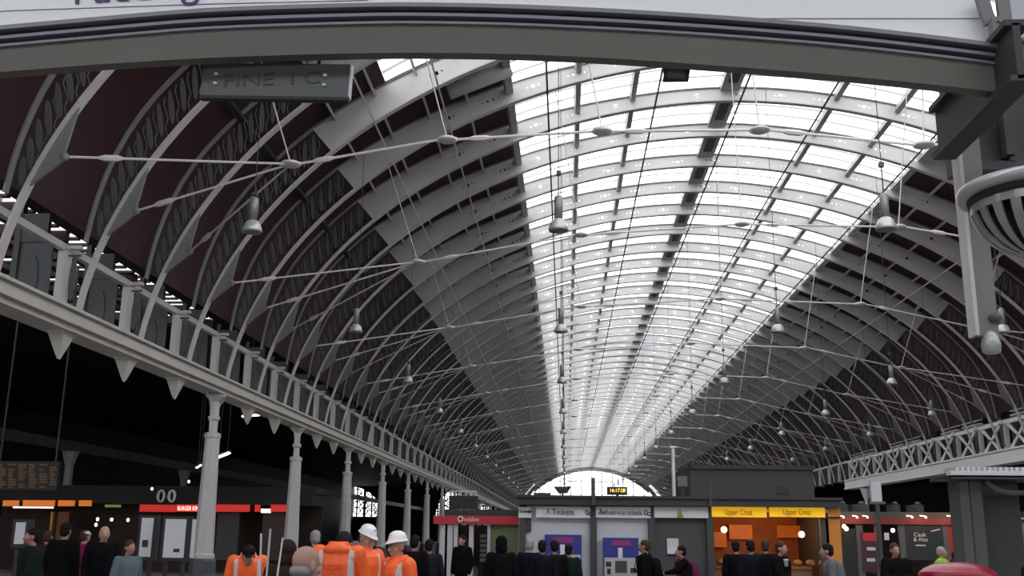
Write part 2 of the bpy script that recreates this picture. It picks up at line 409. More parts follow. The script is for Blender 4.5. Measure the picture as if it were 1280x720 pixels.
for k,(a,bb) in enumerate(((lgl,LC-.3),(LC+.3,lgr))):
    w = MB(); P = [on(a+(bb-a)*i/12) for i in range(13)]
    vs = []
    for p,n in P:
        for y in (YA,YB): vs.append((p[0]+n[0]*.6,y,p[1]+n[1]*.6))
    w.add(vs,[(2*i,2*i+2,2*i+3,2*i+1) for i in range(12)])
    win = w.build('window_%d' % (k+1), glazing); tag(win,kind='structure')
    gb = MB()
    for i in range(I0,I1):
        for q in (.25,.5,.75):
            y = Y0+(i+q)*S; gb.sweep([p for p,_ in P],[n for _,n in P],.555,.6,y-.022,y+.022)
    gb.build('glazing_bar', lightgrey, win)
# ---- tie rods
def tie(i, hubs, first=False):
    y = Y0+i*S
    r = empty('tie_rod_frame', (0,y,0))
    hubs = [(x,z+EYE) for x,z in hubs]
    rod = MB()
    for (x,z) in hubs:
        h = MB(); h.lathe([(.03,-.07),(.14,-.05),(.2,-.02),(.2,.02),(.14,.05),(.03,.07)],(x,0,z),14)
        for dx in (-.17,.17): h.ell((x+dx,0,z),(.06,.05,.05),8,6)
        h.build('hub', rodm, r)
    def rd(a,b,rad=.028):
        a = Vector(a); b = Vector(b); d = (b-a)
        m_ = MB().tube([a,b],rad,6); c = a+d*(.18 if d.length > 2.5 else .3); u = d.normalized()
        m_.tube([c-u*.22,c-u*.12,c+u*.12,c+u*.22],[.028,.06,.06,.028],6)
        m_.build('rod', rodm, r)
    for a,c in zip(hubs,hubs[1:]): rd((a[0]+.15,0,a[1]),(c[0]-.15,0,c[1]))
    for side,hb in ((0,hubs[0]),(1,hubs[-1])):
        gx,gz = gusset_tip(side)
        for di in (-1,0,1): rd((gx,di*S,gz),(hb[0],0,hb[1]),.024)
        l_ = l_of_x(hb[0]); 
    for (x,z) in hubs:
        # hanger up to the arch, square to it
        best = min((math.dist(on(LT*j/200)[0],(x,z)),j) for j in range(201))[1]; q = on(LT*best/200)[0]
        tgt = (q[0]*.5+x*.5, on(l_of_x(q[0]*.5+x*.5))[0][1])
        MB().tube([(x,0,z),(tgt[0],0,tgt[1]+.0)],.016,5).build('hanger', rodm, r)
    return r
t0 = tie(0,[(-5.6,7.3),(-2.4,7.8),(.75,7.95),(3.9,7.95),(7.1,7.6),(15.3,7.6)])
tag(t0,'white tie rods and hubs crossing highest and nearest, just under the sign beam','tie rod','tie rod frames across the shed')
t3 = tie(3,[(-4.3,7.7),(.45,8.5),(5.1,8.8),(9.55,8.7),(15.2,7.75)])
tag(t3,'white tie rods and hubs, second frame from the camera, crossing behind the middle hanging lamp','tie rod','tie rod frames across the shed')
t6 = tie(6,[(-4.4,7.6),(.6,8.4),(5.8,8.7),(11.0,8.5),(15.3,7.6)])
k = 2
for i in range(6,I1,3):
    o = t6 if i == 6 else copy_tree(t6); o.location = (0,Y0+i*S,0)
    lab = 'white tie rods and hubs, %s frame from the camera' % ordw[k] if k < 8 else 'fine distant tie rods and hubs crossing far down the shed'
    tag(o,lab,'tie rod','tie rod frames across the shed'); k += 1

# ---- left girder with pendants, and rail; columns
gl = MB(); gl.box((XL-.62,YA,ZG-.28),(XL+.12,YB,ZG)); gl.box((XL-.68,YA,ZG-.04),(XL+.2,YB,ZG+.02))
gl.box((XL-.55,YA,ZG-.4),(XL+.02,YB,ZG-.28))
gl = gl.build('girder', girderm); tag(gl,'long cream girder with hanging drop ornaments above the left columns','girder')
pd = MB().add([(-.32,-.46,0),(.3,-.46,0),(.3,.46,0),(-.32,.46,0),(-.25,-.34,-.14),(.22,-.34,-.14),(.22,.34,-.14),(-.25,.34,-.14),
   (-.16,-.2,-.42),(.14,-.2,-.42),(.14,.2,-.42),(-.16,.2,-.42),(-.09,-.1,-.62),(.07,-.1,-.62),(.07,.1,-.62),(-.09,.1,-.62),(-.03,-.03,-.74),(.03,-.03,-.74),(.03,.03,-.74),(-.03,.03,-.74)],
   sum([[(4*i+j,4*i+4+j,4*i+4+(j+1)%4,4*i+(j+1)%4) for j in range(4)] for i in range(4)],[])+[(0,1,2,3),(16,19,18,17)]).mesh('drop_ornament',girderm)
for i in range(I0,40):
    if i%3 != 0 or i < 3:
        o = bpy.data.objects.new('drop_ornament', pd); C.objects.link(o); o.parent = gl; o.location = (XL-.24,Y0+i*S,ZG-.38); o.scale = (.62,.62,.75)
rl = MB(); rl.box((XL-.44,YA,ZR-.1),(XL-.3,YB,ZR+.04)); rl = rl.build('rail', flangem); tag(rl,'pale horizontal rail joining the arch posts above the left girder','rail')
rl = MB(); rl.box((XR+.3,YA,ZR-.1),(XR+.44,YB,ZR+.04)); rl = rl.build('rail', flangem); tag(rl,'pale horizontal rail above the crossed lattice on the right','rail')
def make_column():
    r = empty('column', (0,0,0)); top = ZG-.42
    c = MB().lathe([(.31,.95),(.31,1.05),(.27,1.1),(.2,top-1.25),(.23,top-1.2),(.23,top-1.1),(.12,top-1.05)],n=8,ph=PI/8)
    c.build('shaft', colm, r)
    MB().lathe([(.42,0),(.42,.5),(.36,.55),(.36,.9),(.3,.97)],n=8,ph=PI/8).build('plinth', irondark, r)
    n_ = MB().lathe([(.12,top-1.07),(.11,top-.75),(.17,top-.7),(.17,top-.62),(.11,top-.58),(.12,top-.2),(.28,top-.05),(.3,top)],n=12); n_.build('neck', colm, r)
    for sg in (-1,1):
        t = MB().tube([(0,sg*.25,top-1.1),(0,sg*.27,top-.7),(0,sg*.29,top-.45),(0,sg*.42,top-.2),(0,sg*.75,top-.02)],.035,6)
        t.bar((0,sg*.1,top-.66),(0,sg*.36,top-.66),.05); t.build('brace', colm, r)
    return r
col0 = make_column()
k = 0
for i in range(1,15):
    o = col0 if k == 0 else copy_tree(col0); o.location = (XL-.24,Y0+3*i*S,0)
    lab = ['tall pale eight-sided column beside the white notice boards','tall pale column, second in the left row, just left of the helmeted workers',
        'pale column behind the worker looking down, third in the left row','pale column between the two white helmets, fourth in the left row','pale column right of the second helmet, fifth in the left row'][k] if k < 5 else 'narrow pale column far down the left row'
    tag(o,lab,'column','row of columns under the left girder'); k += 1
# ---- right girder with crossed lattice
YRE = Y0+19*S
gr = MB(); gr.box((XR-.1,YA,EYE+3.5),(XR+.6,YRE,EYE+4.1)); gr.box((XR-.18,YA,EYE+4.06),(XR+.66,YRE,EYE+4.14)); gr.box((XR-.18,YA,EYE+3.46),(XR+.66,YRE,EYE+3.54))
gr = gr.build('girder', latticem); tag(gr,'deep white girder under the row of crossed braces at right','girder')
xb = MB(); zb,zt = EYE+4.1,EYE+5.35
def splay(mb,y,sgn):
    pts = []
    for i in range(7):
        t = i/6; pts.append((XR+.25, y+sgn*(1.05*(t-.5)*2+.1*math.sin(PI*2*t)*0), zb+(zt-zb)*t, .2+.32*abs(t-.5)**1.3*2))
    vs = []; fs = []
    for x,yy,z,w in pts:
        for dx in (-.03,.03):
            for dy in (-1,1): vs.append((x+dx,yy+dy*w/2,z))
    for i in range(6):
        a = 4*i; fs += [(a,a+1,a+5,a+4),(a+2,a+6,a+7,a+3),(a,a+4,a+6,a+2),(a+1,a+3,a+7,a+5)]
    mb.add(vs,fs+[(0,2,3,1),(24,25,27,26)])
splay(xb,0,1); splay(xb,0,-1); xb.box((XR+.15,-1.3,zt),(XR+.32,1.3,zt+.13))
xm = xb.mesh('cross_brace', latticem); k = 0
for i in range(I0,19):
    o = bpy.data.objects.new('cross_brace', xm); C.objects.link(o); o.location = (0,Y0+(i+.5)*S,0); o.parent = gr
# upper clerestory louvres on the right
lv = MB()
for q in range(3): lv.box((XR+.55,-1.2,ZR+.15+q*.22),(XR+.75,1.2,ZR+.24+q*.22))
lvm = lv.mesh('louvre', iron)
lvr = MB().box((XR+.6,YA,ZR+.05),(XR+.72,YRE,ZR+.12)).build('louvre_rail', iron); tag(lvr,'rail with short louvre slats above the crossed lattice on the right','louvre')
for i in range(2,19):
    if i%3 != 1:
        o = bpy.data.objects.new('louvre', lvm); C.objects.link(o); o.location = (-.1,Y0+(i+.5)*S,0); o.parent = lvr
# right columns below girder
cr = MB().lathe([(.2,0),(.2,1),(.14,1.1),(.12,4.2),(.3,4.7),(.42,5.05)],n=10).build('column',latticem)
cr.location = (XR+.2,Y0+10.3*S,0); tag(cr,'white column with flared head under the right girder, left of the grey pillar','column','columns under the right girder')
c2 = cr.copy(); C.objects.link(c2); c2.location = (XR+.2,Y0+17.6*S,0); tag(c2,'white column with flared head under the far end of the right girder','column','columns under the right girder')

# ------------------------------------------------------------------ hanging lamps
def make_lamp():
    r = empty('hanging_lamp', (0,0,0))       # origin at reflector rim
    MB().lathe([(.055,.2),(.075,.2),(.075,.62),(.03,.66)],n=14).build('ballast_housing', lampcase, r, True)
    MB().lathe([(.17,0),(.18,.02),(.165,.08),(.13,.17),(.07,.22),(.05,.24),(.04,.2),(.11,.15),(.15,.07),(.155,.0)],n=20).build('reflector', lampshade, r, True)
    cb = MB().tube([(0,0,.6),(0,0,1.1)],.012,5); cb.box((-.04,-.04,1.08),(.04,.04,1.16)); cb.tube([(0,0,1.1),(0,0,8.4)],.008,4)
    cb.build('cable', darkgrey, r)
    return r
lamp = make_lamp(); first = True
rows = [(-5.55,'left'),(-.12,'middle'),(5.5,'right'),(11.2,'far right'),(15.7,'outermost right')]
for X,rn in rows:
    for k_ in range(0,13):
        Y = 17.0+9.15*k_
        if X > 10 and k_ == 0: continue
        if X > 15 and k_ < 3: continue
        o = lamp if first else copy_tree(lamp); first = False
        zz = EYE+5.15
        o.location = (X,Y,zz)
        top = on(l_of_x(X))[0][1]
        for c_ in o.children:
            if c_.name.startswith('cable'): c_.scale = (1,1,(top-zz)/8.4)
        kk = k_ if X < 10 else (k_-1 if X < 15 else k_-3)
        lab = 'grey bell-shaped lamp on a cable, %s in the %s row' % (['nearest','second','third','fourth'][kk],rn) if kk < 4 else 'tiny distant hanging lamp in the %s row' % rn
        tag(o,lab,'hanging lamp','bell-shaped lamps hanging from the roof')

# ------------------------------------------------------------------ setting: floor, walls, aisles
def struct(name, mb, m): return tag(mb.build(name,m),kind='structure')
struct('floor', MB().box((-60,-40,-.2),(60,YEND+60,0)), floorm)
# left aisle ceiling with a glazed strip
HL = 11.3; lc = MB()
X1 = on(l_of_z(HL))[0][0]-1.08; lc.box((-45,YA,HL),(-22.5,YB,HL+.1)); lc.box((-16.5,YA,HL),(X1,YB,HL+.1)); lc.box((-22.5,46,HL),(-16.5,YB,HL+.1)); lc.box((-22.5,YA,HL),(-16.5,24,HL+.1))
struct('ceiling', lc, charcoal)
struct('ceiling', MB().box((XR+.25,YA,ZR+1.2),(45,YB,ZR+1.3)), charcoal)
struct('wall_left', MB().box((-45.3,YA,0),(-45,YB,HL)), charcoal)
struct('wall_right', MB().box((45,YA,0),(45.3,YB,ZR+1.3)), charcoal)
sk = MB().box((-22.5,24,HL+.05),(-16.5,46,HL+.07)); w3 = sk.build('window_3',glazing); tag(w3,kind='structure')
sb = MB()
for i in range(29): y = 24+i*.75; sb.box((-22.5,y,HL-.05),(-16.5,y+.2,HL+.04))
for x in (-21,-19,-17.6): sb.box((x,24,HL-.3),(x+.4,46,HL-.05))
for i in range(8): sb.bar((-22.5,24+i*2.8,HL-.2),(-16.5,24+i*2.8+2,HL-.2),.45,.3)
sb.build('glazing_bar',maroon,w3)
# upper closing strip between aisle ceiling and arch (left)
# end wall with lunette opening for the nave
def arch_wall(name, x0, x1, y, ztop, fn, zb, m):
    mb = MB(); n = 60
    for i in range(n):
        a = x0+(x1-x0)*i/n; b2 = x0+(x1-x0)*(i+1)/n; mb.add([(a,y,fn(a)),(b2,y,fn(b2)),(b2,y,ztop(b2)),(a,y,ztop(a)),(a,y+.4,fn(a)),(b2,y+.4,fn(b2)),(b2,y+.4,ztop(b2)),(a,y+.4,ztop(a))],
            [(0,1,2,3),(7,6,5,4),(0,4,5,1),(3,2,6,7)])
    mb.box((x0,y,0),(x1,y+.4,zb)); return struct(name,mb,m)
def nave_top(x):
    return on(l_of_x(x))[0][1]+.5
zb_l = EYE+6.0
def lun(x):
    q = on(l_of_x(x))[0][1]-.6; return max(zb_l,q) if abs(x-XC) < 13 else zb_l
arch_wall('wall_back', XL, XR, YEND, nave_top, lun, zb_l, stone)
w = MB()
P = [on(LTR-1+(LT-2*LTR+2)*i/40) for i in range(41)]
w.sweep([p for p,_ in P],[n for _,n in P],-.8,-.3,YEND-.3,YEND)
for i in range(-5,6): x = XC+i*2.2; w.box((x-.09,YEND-.1,zb_l),(x+.09,YEND+.1,lun(x)+.3))
for z in (zb_l+2.3,zb_l+5): w.box((XC-11,YEND-.1,z-.07),(XC+11,YEND+.1,z+.07))
tag(w.build('window_4',irongrey),kind='structure')
struct('wall_back', MB().box((XL-.7,YEND,0),(XL,YEND+.4,HL)), charcoal)
struct('wall_back', MB().box((XR,YEND,0),(45.3,YEND+.4,ZR+1.4)), charcoal)
# left aisle end wall with two traceried arched windows
YW = YEND; KW = YW/120
def lunA(x):
    for c,r,h in cs:
        if abs(x-c) < r: return zA+h*math.sqrt(max(0,1-((x-c)/r)**2))
    return zA
pa = at(395,645,YW); pb = at(478,645,YW); pc = at(463,609,YW); pe = at(543,645,YW)
zA = pa.z
cs = [((pa.x+pb.x)/2,(pb.x-pa.x)/2,pc.z-zA+.3),(pe.x+3.4*KW,3.4*KW,3.6*KW)]
arch_wall('wall_back', -45, XL-.7, YW, lambda x: max(HL,lunA(x)+.5), lunA, zA, black)
w = MB()
for c,r,h in cs:
    for i in range(-4,5):
        x = c+i*r/4.5; zt_ = lunA(x); w.box((x-.09*KW,YW-.05,zA),(x+.09*KW,YW+.1,zt_))
        for q in range(1,5):
            z = zA+(zt_-zA)*q/5
            pts = [(x+r/9*math.cos(a_),YW,z+r/9*math.sin(a_)) for a_ in [j*PI/3 for j in range(7)]]
            if z+r/9 < zt_+.1: w.tube(pts,.07*KW,4)
w.box((pa.x+2.1*KW,YW-.05,zA),(pa.x+2.5*KW,YW+.2,pc.z+.4)); w.box((pa.x+3.9*KW,YW-.05,zA),(pa.x+4.3*KW,YW+.2,pc.z+.4))
w.box((pa.x+5.5*KW,YW-.05,zA),(pa.x+5.8*KW,YW+.2,pc.z+.4))
for c,r,h in cs:
    pts = [(c+r*math.cos(PI*j/20),YW,zA+h*math.sin(PI*j/20)) for j in range(21)]; w.tube(pts,.14*KW,6)
tag(w.build('window_5',darkgrey),kind='structure')
# dim second row of columns and girder in the left aisle
dg = MB().box((-30.4,YA,6.3),(-29.9,YW,6.9)).build('girder',irongrey); tag(dg,'dim girder of the far left aisle, barely lit','girder')
for k,yy in enumerate((47,61,80)):
    c = MB().lathe([(.3,0),(.26,5.4),(.5,6.2),(.55,6.3)],n=8).build('column',colm); c.location = (-30.1,yy,0)
    tag(c,['dim column above the orange shop signs at far left','dim column above the shop roof left of the twin oval sign','dim column behind the tall near column in the far aisle'][k],'column','dim columns of the far left aisle')
# lights in the left aisle
def strip_light(x0,y0_,x1,y1_,Y,lab,wd=.16):
    a = at(x0,y0_,Y); b_ = at(x1,y1_,Y); r = empty('strip_light',tuple((a+b_)/2)); c = (a+b_)/2
    mb = MB().bar(a-c,b_-c,.24,.1); mb.bar((a-c)*.6,Vector(((a-c).x*.6,0,HL-c.z)),.02); mb.bar((b_-c)*.6,Vector(((b_-c).x*.6,0,HL-c.z)),.02); mb.build('casing',darkgrey,r)
    MB().bar((a-c)*.97-Vector((0,.05,.07)),(b_-c)*.97-Vector((0,.05,.07)),wd,.06).build('tube',coollamp,r); tag(r,lab,'strip light')
strip_light(303,519,341,515,45,'glaring white strip light hanging right of the tall near column',.2)
strip_light(270,571,288,564,45,'small tilted lit lamp just right of the tall near column',.25)
strip_light(246,583,252,579,45,'tiny lit lamp just left of the tall near column',.12)

# ------------------------------------------------------------------ rectangles on facades
def fbox(mb, x0, y0, x1, y1, Y, d=.05):    # box whose front face stands in the plane Y
    a = at(x0,y1,Y); b_ = at(x1,y0,Y); mb.box((a.x,Y,a.z),(b_.x,Y+d,b_.z)); return mb
def base(px, Y): return Vector((at(px,690,Y).x,Y,0))
def child(mb,name,m,r,label=None,smooth=False,par=None):   # mesh given in world space
    mb.v = [(v[0]-r.location.x,v[1]-r.location.y,v[2]-r.location.z) for v in mb.v]
    o = mb.build(name,m,par or r,smooth)
    if label: o['label'] = label
    return o
def ctext(name,body,px0,px1,py0,py1,Y,m,r,proud=.02,par=None):
    a = at(px0,py1,Y); b_ = at(px1,py0,Y); h = b_.z-a.z
    t = text_mesh(name,body,h*1.35,(0,0,0),m,par or r,width=(b_.x-a.x)); t.matrix_parent_inverse = Matrix(); t.location = Vector(((a.x+b_.x)/2,Y-proud,(a.z+b_.z)/2))-r.location
    return t
# ---- ticket office block
YT = 22.0; x0t,x1t = 648,1050
r = empty('ticket_office', (at(850,700,YT).x,YT,0))
zroof = at(850,621,YT).z; zfas = at(850,633,YT).z
xa,xb_ = at(x0t,690,YT).x,at(x1t,690,YT).x
xmid = at(889,690,YT).x; roofm = mat('roof_purple_grey',(.03,.024,.028),.6); child(MB().box((xa,YT-.25,zfas),(xmid,YT+4.2,zroof)).box((xa-.05,YT-.3,zroof-.05),(xmid,YT+4.3,zroof)),'roof',roofm,r)
mb = MB(); xs8 = at(815,690,YT).x; mb.box((xa,YT+.05,0),(xs8,YT+.15,zfas)); child(mb,'front_panel',lightgrey,r)
x9 = at(888,690,YT).x; child(MB().box((xs8,YT+.05,0),(x9,YT+.15,zfas)),'front_panel',mat('panel_grey',(.055,.055,.055),.6),r,'darker grey panel')
mb = MB(); mb.box((xa,YT+3.9,0),(xmid,YT+4.0,zfas)); mb.box((xa,YT+.1,0),(xa+.08,YT+4,zfas)); child(mb,'side_wall',darkgrey,r)
for px in (653,742,815,888):
    mb = MB(); x = at(px,690,YT).x; zt_ = at(px,598,YT).z if px == 742 else (at(px,603,YT).z if px == 888 else zfas); mb.box((x-.07,YT-.08,0),(x+.07,YT+.06,zfas)); 
    if px in (742,888): mb.box((x-.035,YT-.32,zfas),(x+.035,YT-.26,zt_)); 
    child(mb,'post',darkgrey,r)
def fascia(px0,px1,m,lab=None): 
    return child(fbox(MB(),px0,634,px1,647,YT-.1,.12),'fascia_sign',m,r,lab)
f1 = fascia(648,664,white,'white arrow sign'); f2 = fascia(670,738,white,'white Tickets sign'); f3 = fascia(745,813,white,'white Self-service tickets sign'); f4 = fascia(818,885,white,'white sign with a warning triangle')
YTf = YT-.1
ctext('lettering','Tickets',690,718,636.5,643.5,YTf,ink,r,par=f2); ctext('lettering','Self-service tickets',750,802,637.5,643.5,YTf,ink,r,par=f3)
ar = MB(); p0 = at(656,639.5,YTf-.02); p1 = at(661,639.5,YTf-.02); ar.bar(p0,p1,.012,.03); ar.prism([(p1.x,p1.z-.05),(p1.x+.06,p1.z),(p1.x,p1.z+.05)],YTf-.03,YTf-.01); child(ar,'arrow',ink,r,par=f1)
ctext('lettering','Platforms',649.5,656,637,641,YTf,ink,r,par=f1); 
for px in (682,747.5):
    a = at(px,643,YTf-.02); mb = MB(); mb.bar(a,a+Vector((.06,0,.08)),.012); mb.bar(a+Vector((.06,0,.08)),a+Vector((.09,0,.02)),.012); mb.ell(a+Vector((.05,0,.1)),(.02,.01,.015)); child(mb,'pictogram',ink,r)
for px in (734,807.5):
    a = at(px,640.5,YTf-.02); mb = MB(); mb.tube([a+Vector((.04*math.cos(t),0,.04*math.sin(t))) for t in [j*PI/4 for j in range(9)]],.009,5); b2 = a+Vector((.07,0,-.03)); mb.tube([b2+Vector((.035*math.cos(t),0,.035*math.sin(t))) for t in [j*PI/4 for j in range(9)]],.009,5); child(mb,'pictogram',ink,r)
a = at(846,646,YTf-.02); b2 = at(854.5,646,YTf-.02); c2_ = at(850,635.5,YTf-.02)
child(MB().prism([(a.x,a.z),(b2.x,b2.z),(c2_.x,c2_.z)],YTf-.03,YTf),'warning_triangle',mat('triangle_olive',(.3,.26,.02),.5),r,par=f4)
child(fbox(MB(),649,647,664,664,YT-.02,.06),'upper_panel',mat('dark_plum',(.07,.03,.035),.5),r)
nt_ = child(fbox(MB(),834,673,848,693,YT-.0,.03),'notice',lightgrey,r); child(fbox(MB(),834.5,684,847.5,692,YT-.02,.03),'notice',boardwhite,r)
tag(r,'long ticket office kiosk with white Tickets signs and a flat dark roof','ticket kiosk')
# food counter beside it
r = empty('sandwich_shop', (at(960,700,YT).x,YT,0)); xf = at(890,690,YT).x
child(MB().box((xmid,YT-.25,zfas),(xb_,YT+4.2,zroof)).box((xmid,YT-.3,zroof-.05),(xb_+.05,YT+4.3,zroof)),'roof',roofm,r)
child(MB().box((xb_-.08,YT+1.5,0),(xb_,YT+4,zfas)),'side_wall',darkgrey,r)
yl1 = child(fbox(MB(),890,634,958,646,YT-.1,.12),'fascia_sign',yellowlit,r); yl = child(fbox(MB(),963,634,1031,646,YT-.1,.12),'fascia_sign',yellowlit,r); child(fbox(MB(),1037,634,1050,646,YT-.1,.12),'fascia_sign',orangepanel,r)
ctext('lettering','Upper Crust',906,940,637,644,YTf,mat('sign_brown',(.25,.09,.01),.5),r,par=yl1); ctext('lettering','Upper Crust',979,1013,637,644,YTf,bpy.data.materials['sign_brown'],r,par=yl)
child(MB().box((xf,YT+3.4,0),(xb_-.1,YT+3.5,zfas)),'back_wall',warm,r)
child(MB().box((xf,YT+.2,zfas-.06),(xb_-.1,YT+3.5,zfas)),'soffit',darkgrey,r)
mb = MB(); xq = at(1033,690,YT).x; mb.box((xf+.1,YT+.5,0),(xq-.2,YT+1.1,1.05)); mb.box((xf+.1,YT+.45,1.05),(xq-.2,YT+1.15,1.1)); child(mb,'counter',mat('counter_wood',(.22,.1,.04),.5),r)
mo = mat('menu_orange',(.45,.13,.02),.5,emit=(1,.2,.02),es=.12,noise=.5,nscale=3)
for px0,px1,py0,py1 in ((912,940,656,674),(972,1000,657,672),(893,908,665,684),(1008,1014,668,680)): child(fbox(MB(),px0,py0,px1,py1,YT+3.2,.06),'menu_board',mo,r)
for j in range(9): x = xf+.3+j*.27; o = MB().ell((0,0,0),(.1,.14,.07),10,8).build('bread_loaf',bpy.data.materials.get('bread') or mat('bread',(.5,.24,.07),.6),None,True); o.location = (x,YT+.8,1.172); tag(o,'baked loaf in the row along the sandwich shop counter','bread','loaves on the sandwich counter')
for px,py in ((905,662),(1002,668)): child(MB().ell(at(px,py,YT+1.5),(.07,.07,.07),10,8),'lamp',warmlamp,r)
child(MB().box((xf,YT-.02,zfas-.1),(xb_,YT+.08,zfas-.03)),'shutter_housing',lightgrey,r)
child(fbox(MB(),1036,648,1050,720,YT,.4),'end_pillar',orangepanel,r); child(fbox(MB(),1029,648,1035,720,YT,.12),'post',darkgrey,r)
lt = bpy.data.lights.new('shop_lamp_light','POINT'); lt.energy = 45; lt.color = (1,.5,.2); lt.shadow_soft_size = .3; lo = bpy.data.objects.new('shop_lamp_light',lt); C.objects.link(lo); lo.location = ((xf+xb_)/2,YT+1.8,2.0)
tag(r,'lit orange sandwich counter with two yellow signs, right end of the kiosk block','food kiosk')
# ticket machines
def machine(px0,px1,py0,lab):
    r = empty('ticket_machine', (at((px0+px1)/2,700,YT).x,YT-.25,0)); a = at(px0,py0,YT-.25); b2 = at(px1,py0,YT-.25); w = b2.x-a.x; z1 = a.z; Y = YT-.25
    child(MB().box((a.x,Y,0),(b2.x,Y+.3,z1)),'body',blue,r)
    child(MB().box((a.x+.24*w,Y-.01,z1-.16),(b2.x-.22*w,Y,z1-.05)),'header_mark',magenta,r)
    zq = z1-.4
    cp = child(MB().box((a.x+.02,Y-.03,zq-.4),(b2.x-.02,Y,zq)),'control_panel',steel,r)
    s_ = child(MB().box((a.x+.33*w,Y-.05,zq-.3),(a.x+.66*w,Y-.03,zq-.06)),'screen',darkgrey,r,par=cp)
    child(MB().box((a.x+.06*w,Y-.05,zq-.18),(a.x+.22*w,Y-.03,zq-.08)),'keypad',charcoal,r,par=cp); child(MB().box((a.x+.1*w,Y-.06,zq-.33),(a.x+.2*w,Y-.03,zq-.22)),'card_slot',charcoal,r,par=cp); child(MB().box((a.x+.76*w,Y-.05,zq-.3),(a.x+.92*w,Y-.03,zq-.2)),'card_slot',charcoal,r,par=cp)
    child(MB().box((a.x+.42*w,Y-.02,zq+.0),(a.x+.54*w,Y,zq+.2)),'notice',boardwhite,r); child(MB().box((a.x+.27*w,Y-.02,zq-.6),(b2.x-.25*w,Y,zq-.5)),'ticket_tray',boardwhite,r)
    tag(r,lab,'ticket machine','blue ticket machines')
machine(681,727,668,'blue ticket machine below the Tickets sign'); machine(754,798,672,'blue ticket machine below the Self-service tickets sign')
# ---- phone shop kiosk
YV = 26.0
r = empty('phone_shop', (at(600,700,YV).x,YV,0)); xa,xb2 = at(549,690,YV).x,at(650,690,YV).x; z1 = at(600,645,YV).z; z0 = at(600,655.5,YV).z; zr_ = at(600,637,YV).z
child(MB().box((xa+.1,YV,z1),(xb2,YV+3,zr_)),'roof',charcoal,r)
child(MB().box((xa-.15,YV-.15,z0),(xb2,YV-.0,z1)),'fascia_sign',red,r)
ctext('lettering','vodafone',580,599,646.5,652,YV-.15,white,r)
a = at(575.5,648.8,YV-.17); mb = MB(); mb.tube([a+Vector((.06*math.cos(t),0,.06*math.sin(t))) for t in [j*PI/6 for j in range(13)]],.018,5); child(mb,'logo_ring',white,r)
child(MB().box((xa,YV+2.9,0),(xb2,YV+3,z0)).box((xa,YV+.1,0),(xa+.06,YV+3,z0)),'side_wall',mat('shop_inner',(.12,.08,.06),.7),r)
for px,w in ((551,.1),(556,.12),(567,.06),(586,.07),(609,.05)): x = at(px,690,YV).x; child(MB().box((x,YV-.05,0),(x+w*1.6,YV+.1,z0)),'mullion',lightgrey,r)
child(fbox(MB(),613,656,648,720,YV+.02,.1),'wall_panel',green,r); child(fbox(MB(),548,656,557,720,YV,.1),'wall_panel',lightgrey,r)
child(fbox(MB(),568,658,612,720,YV+.03,.02),'shop_window',clear,r)
mb = MB()
for j in range(6): fbox(mb,600,668+j*6,608,672+j*6,YV+1.2,.1)
child(mb,'display_stand',boardwhite,r)
tag(r,'phone shop kiosk with a red fascia reading vodafone','shop kiosk')
r = empty('display_board', (at(579,628,26.5).x,26.5,zr_)); child(fbox(MB(),561,620,597,636,26.5,.3),'cabinet',black,r); a = at(563,620,26.6); b2 = at(595,620,26.6)
mb = MB()
for j in range(6): x = a.x+(b2.x-a.x)*j/5; mb.tube([(x,26.6,a.z),(x,26.6,a.z+.12)],.02,5)
mb.bar(Vector((a.x,26.6,a.z+.12)),Vector((b2.x,26.6,a.z+.12)),.03); mb.box((a.x+.2,26.65,zr_-.02),(a.x+.26,26.75,a.z-.1)); mb.box((b2.x-.26,26.65,zr_-.02),(b2.x-.2,26.75,a.z-.1)); child(mb,'bracket',lightgrey,r); tag(r,'black display board back standing above the phone shop','display board')
# ---- things above the ticket kiosk roof
YB2 = 32.0
r = empty('plant_block', (at(940,640,YB2).x,YB2,0)); child(fbox(MB(),866,584,1016,700,YB2,5),'wall',midgrey and mat('block_grey',(.045,.045,.047),.7),r)
child(fbox(MB(),864,582,1018,586,YB2-.1,5.2),'parapet',charcoal,r); child(fbox(MB(),972,608,986,617,YB2-.05,.1),'vent_grille',charcoal,r); tag(r,'large plain dark grey block rising behind the kiosk roof','building block')
r = empty('pole', (at(841,620,26).x,26,0)); a = at(841,560,26); child(MB().tube([(a.x,26,zroof),(a.x,26,a.z)],.045,10).box((a.x-.08,25.95,a.z),(a.x+.08,26.05,a.z+.05)),'shaft',white,r); tag(r,'tall white pole standing above the kiosk roof','pole')
r = empty('speaker_box', (at(853,620,26).x,26,0)); child(fbox(MB(),847,595,859,608,26,.25),'housing',mat('box_grey',(.12,.12,.11),.6),r); a = at(853,608,26.1); child(MB().box((a.x-.03,26.08,zroof),(a.x+.03,26.14,a.z+.05)),'stand',darkgrey,r); tag(r,'grey box on a stand just right of the tall white pole','speaker')
r = empty('clock_sign', (at(772,613,24).x,24,0)); child(fbox(MB(),759,608.5,784,618,24,.2),'housing',black,r); ctext('digits','16:17:28',762.5,781,611,615.5,24,digits,r)
a = at(772,618,24); child(MB().box((a.x-.03,24.08,zroof),(a.x+.03,24.14,a.z+.05)),'stand',darkgrey,r); tag(r,'small black digital clock with yellow figures in front of the end window','clock')
r = empty('scoop_fitting', (at(703,612,24).x,24,0)); a = at(692,608,24); b2 = at(714,608,24); c_ = at(698,616,24); d_ = at(709,616,24)
child(MB().prism([(a.x,a.z),(c_.x,c_.z),(d_.x,d_.z),(b2.x,b2.z)],24,24.4),'housing',charcoal,r); child(MB().box((c_.x+.08,24.1,zroof),(c_.x+.12,24.2,c_.z+.02)),'stand',charcoal,r); tag(r,'dark tapered fitting on the kiosk roof at the left of the end window','roof fitting')
